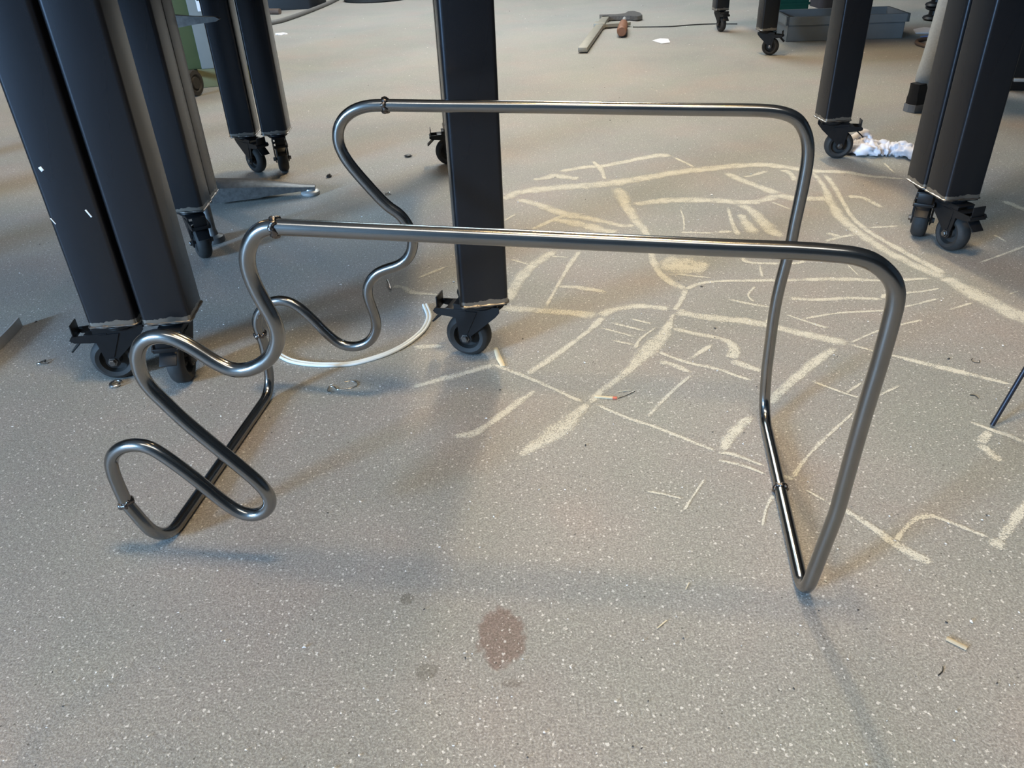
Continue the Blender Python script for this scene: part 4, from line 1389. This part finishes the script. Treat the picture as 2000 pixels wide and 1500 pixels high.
# jacket
JV = [(0, 0, 0.90), (0, 0, 1.10), (0, 0, 1.28), (0, 0, 1.44)]
JE = [(0, 1), (1, 2), (2, 3)]
JR = [(0.175, 0.135), (0.165, 0.125), (0.18, 0.13), (0.12, 0.09)]
for s in (1, -1):
    i0 = len(JV)
    JV += [(0, s * 0.20, 1.43), (-0.02, s * 0.262, 1.14), (0.10, s * 0.242, 0.96)]
    JE += [(3, i0), (i0, i0 + 1), (i0 + 1, i0 + 2)]
    JR += [0.072, 0.06, 0.048]
skin_mesh('jacket', JV, JE, JR, M_JACKET, PE)
# trousers with a black rear panel
m, nt, p = new_mat('work_trousers')
cc_ = coord(nt)
sp_ = nt.nodes.new('ShaderNodeSeparateXYZ')
nt.links.new(cc_, sp_.inputs[0])
nz = noise_tex(nt, cc_, 120, 3, 0.6)
fl_ = math_node(nt, 'LESS_THAN', math_node(nt, 'ADD', sp_.outputs[0], math_node(nt, 'MULTIPLY', sp_.outputs[2], 0.02)), -0.157)
gr = mix(nt, nz.outputs[0], (0.22, 0.225, 0.22), (0.36, 0.365, 0.35))
nt.links.new(mix(nt, fl_, gr, (0.012, 0.012, 0.014)), p.inputs['Base Color'])
p.inputs['Roughness'].default_value = 0.95
M_TROUSER = m
TV = [(0, 0, 1.0), (0, 0, 0.92)]
TE = [(0, 1)]
TR = [(0.16, 0.12), (0.165, 0.125)]
for s, fx in ((1, 0.30), (-1, -0.10)):
    i0 = len(TV)
    TV += [(0, s * hy, 0.86), (fx * 0.5, s * hy, 0.50), (fx * 0.9, s * hy, 0.22), (fx * 0.95, s * hy, 0.075)]
    TE += [(1, i0), (i0, i0 + 1), (i0 + 1, i0 + 2), (i0 + 2, i0 + 3)]
    TR += [0.105, 0.070, 0.058, 0.073]
skin_mesh('trousers', TV, TE, TR, M_TROUSER, PE)


def shoe(fx, s):
    o = [(-0.085, -0.030), (-0.092, 0.0), (-0.085, 0.030), (-0.02, 0.034), (0.08, 0.046), (0.14, 0.044), (0.175, 0.025), (0.182, 0.0), (0.172, -0.028), (0.13, -0.042), (0.06, -0.038), (-0.02, -0.032)]
    b = bmesh.new()
    prism(b, [(fx + x, s * hy + y) for x, y in o], 0.001, 0.032, 'XY')
    so_ = finish('shoe_sole', b, simple('grey_sole', (0.15, 0.145, 0.14), 0.8, 0, 0.15, 50), PE, smooth=False)
    b = bmesh.new()
    rings = []
    for z, sc, dx in ((0.032, 0.95, 0), (0.055, 0.93, 0), (0.075, 0.80, -0.014), (0.092, 0.60, -0.034), (0.115, 0.46, -0.045)):
        rings.append([b.verts.new((fx + x * (sc if x > 0 else 0.95) + (dx if x > 0 else 0), s * hy + y * max(sc, 0.8), z)) for x, y in o])
    for A, B in zip(rings, rings[1:]):
        for k in range(len(o)):
            b.faces.new((A[k], A[(k + 1) % len(o)], B[(k + 1) % len(o)], B[k]))
    b.faces.new(rings[0][::-1])
    b.faces.new(rings[-1])
    finish('shoe', b, M_BLACK, PE)


shoe(0.30, 1)
shoe(-0.10, -1)

# ------------------------------------------------------------------ grit scattered over the floor
KEEP_CLEAR = [(1.8, 2.7, 5.2, 5.8), (-2.15, -1.2, 4.3, 5.3), (2.2, 3.0, 3.5, 4.2), (0.5, 1.25, 5.2, 7.1)]


def grit(name, m, n, smin, smax, label, seed):
    rnd = random.Random(seed)
    b = bmesh.new()
    for _ in range(n):
        u = rnd.random()
        y = 0.42 + 7.5 * u ** 1.7
        x = rnd.uniform(-0.75 - 0.62 * y, 0.75 + 0.62 * y)
        if any(x0 < x < x1 and y0 < y < y1 for x0, x1, y0, y1 in KEEP_CLEAR):
            continue
        s = rnd.uniform(smin, smax) * (0.75 + 0.16 * y) * (2.0 if rnd.random() < 0.04 else 1)
        a0 = rnd.uniform(0, 6.28)
        k = rnd.choice((3, 4, 5))
        el = rnd.uniform(0.35, 1.0)
        vs = []
        for j in range(k):
            a = 2 * PI * j / k + rnd.uniform(-0.3, 0.3)
            dx, dy = math.cos(a) * s, math.sin(a) * s * el
            vs.append(b.verts.new((x + dx * math.cos(a0) - dy * math.sin(a0), y + dx * math.sin(a0) + dy * math.cos(a0), 0.0012)))
        top = b.verts.new((x, y, 0.0012 + s * rnd.uniform(0.3, 0.8)))
        for j in range(k):
            b.faces.new((vs[j], vs[(j + 1) % k], top))
    o = finish(name, b, m, smooth=False)
    return tag(o, label, 'grit', None, 'stuff')


grit('pale_grit', M_GRIT, 2600, 0.0008, 0.0026, 'pale chips and crumbs strewn over the concrete floor', 3)
grit('dark_grit', M_DARKGRIT, 420, 0.0009, 0.0026, 'dark metal crumbs strewn over the concrete floor', 5)
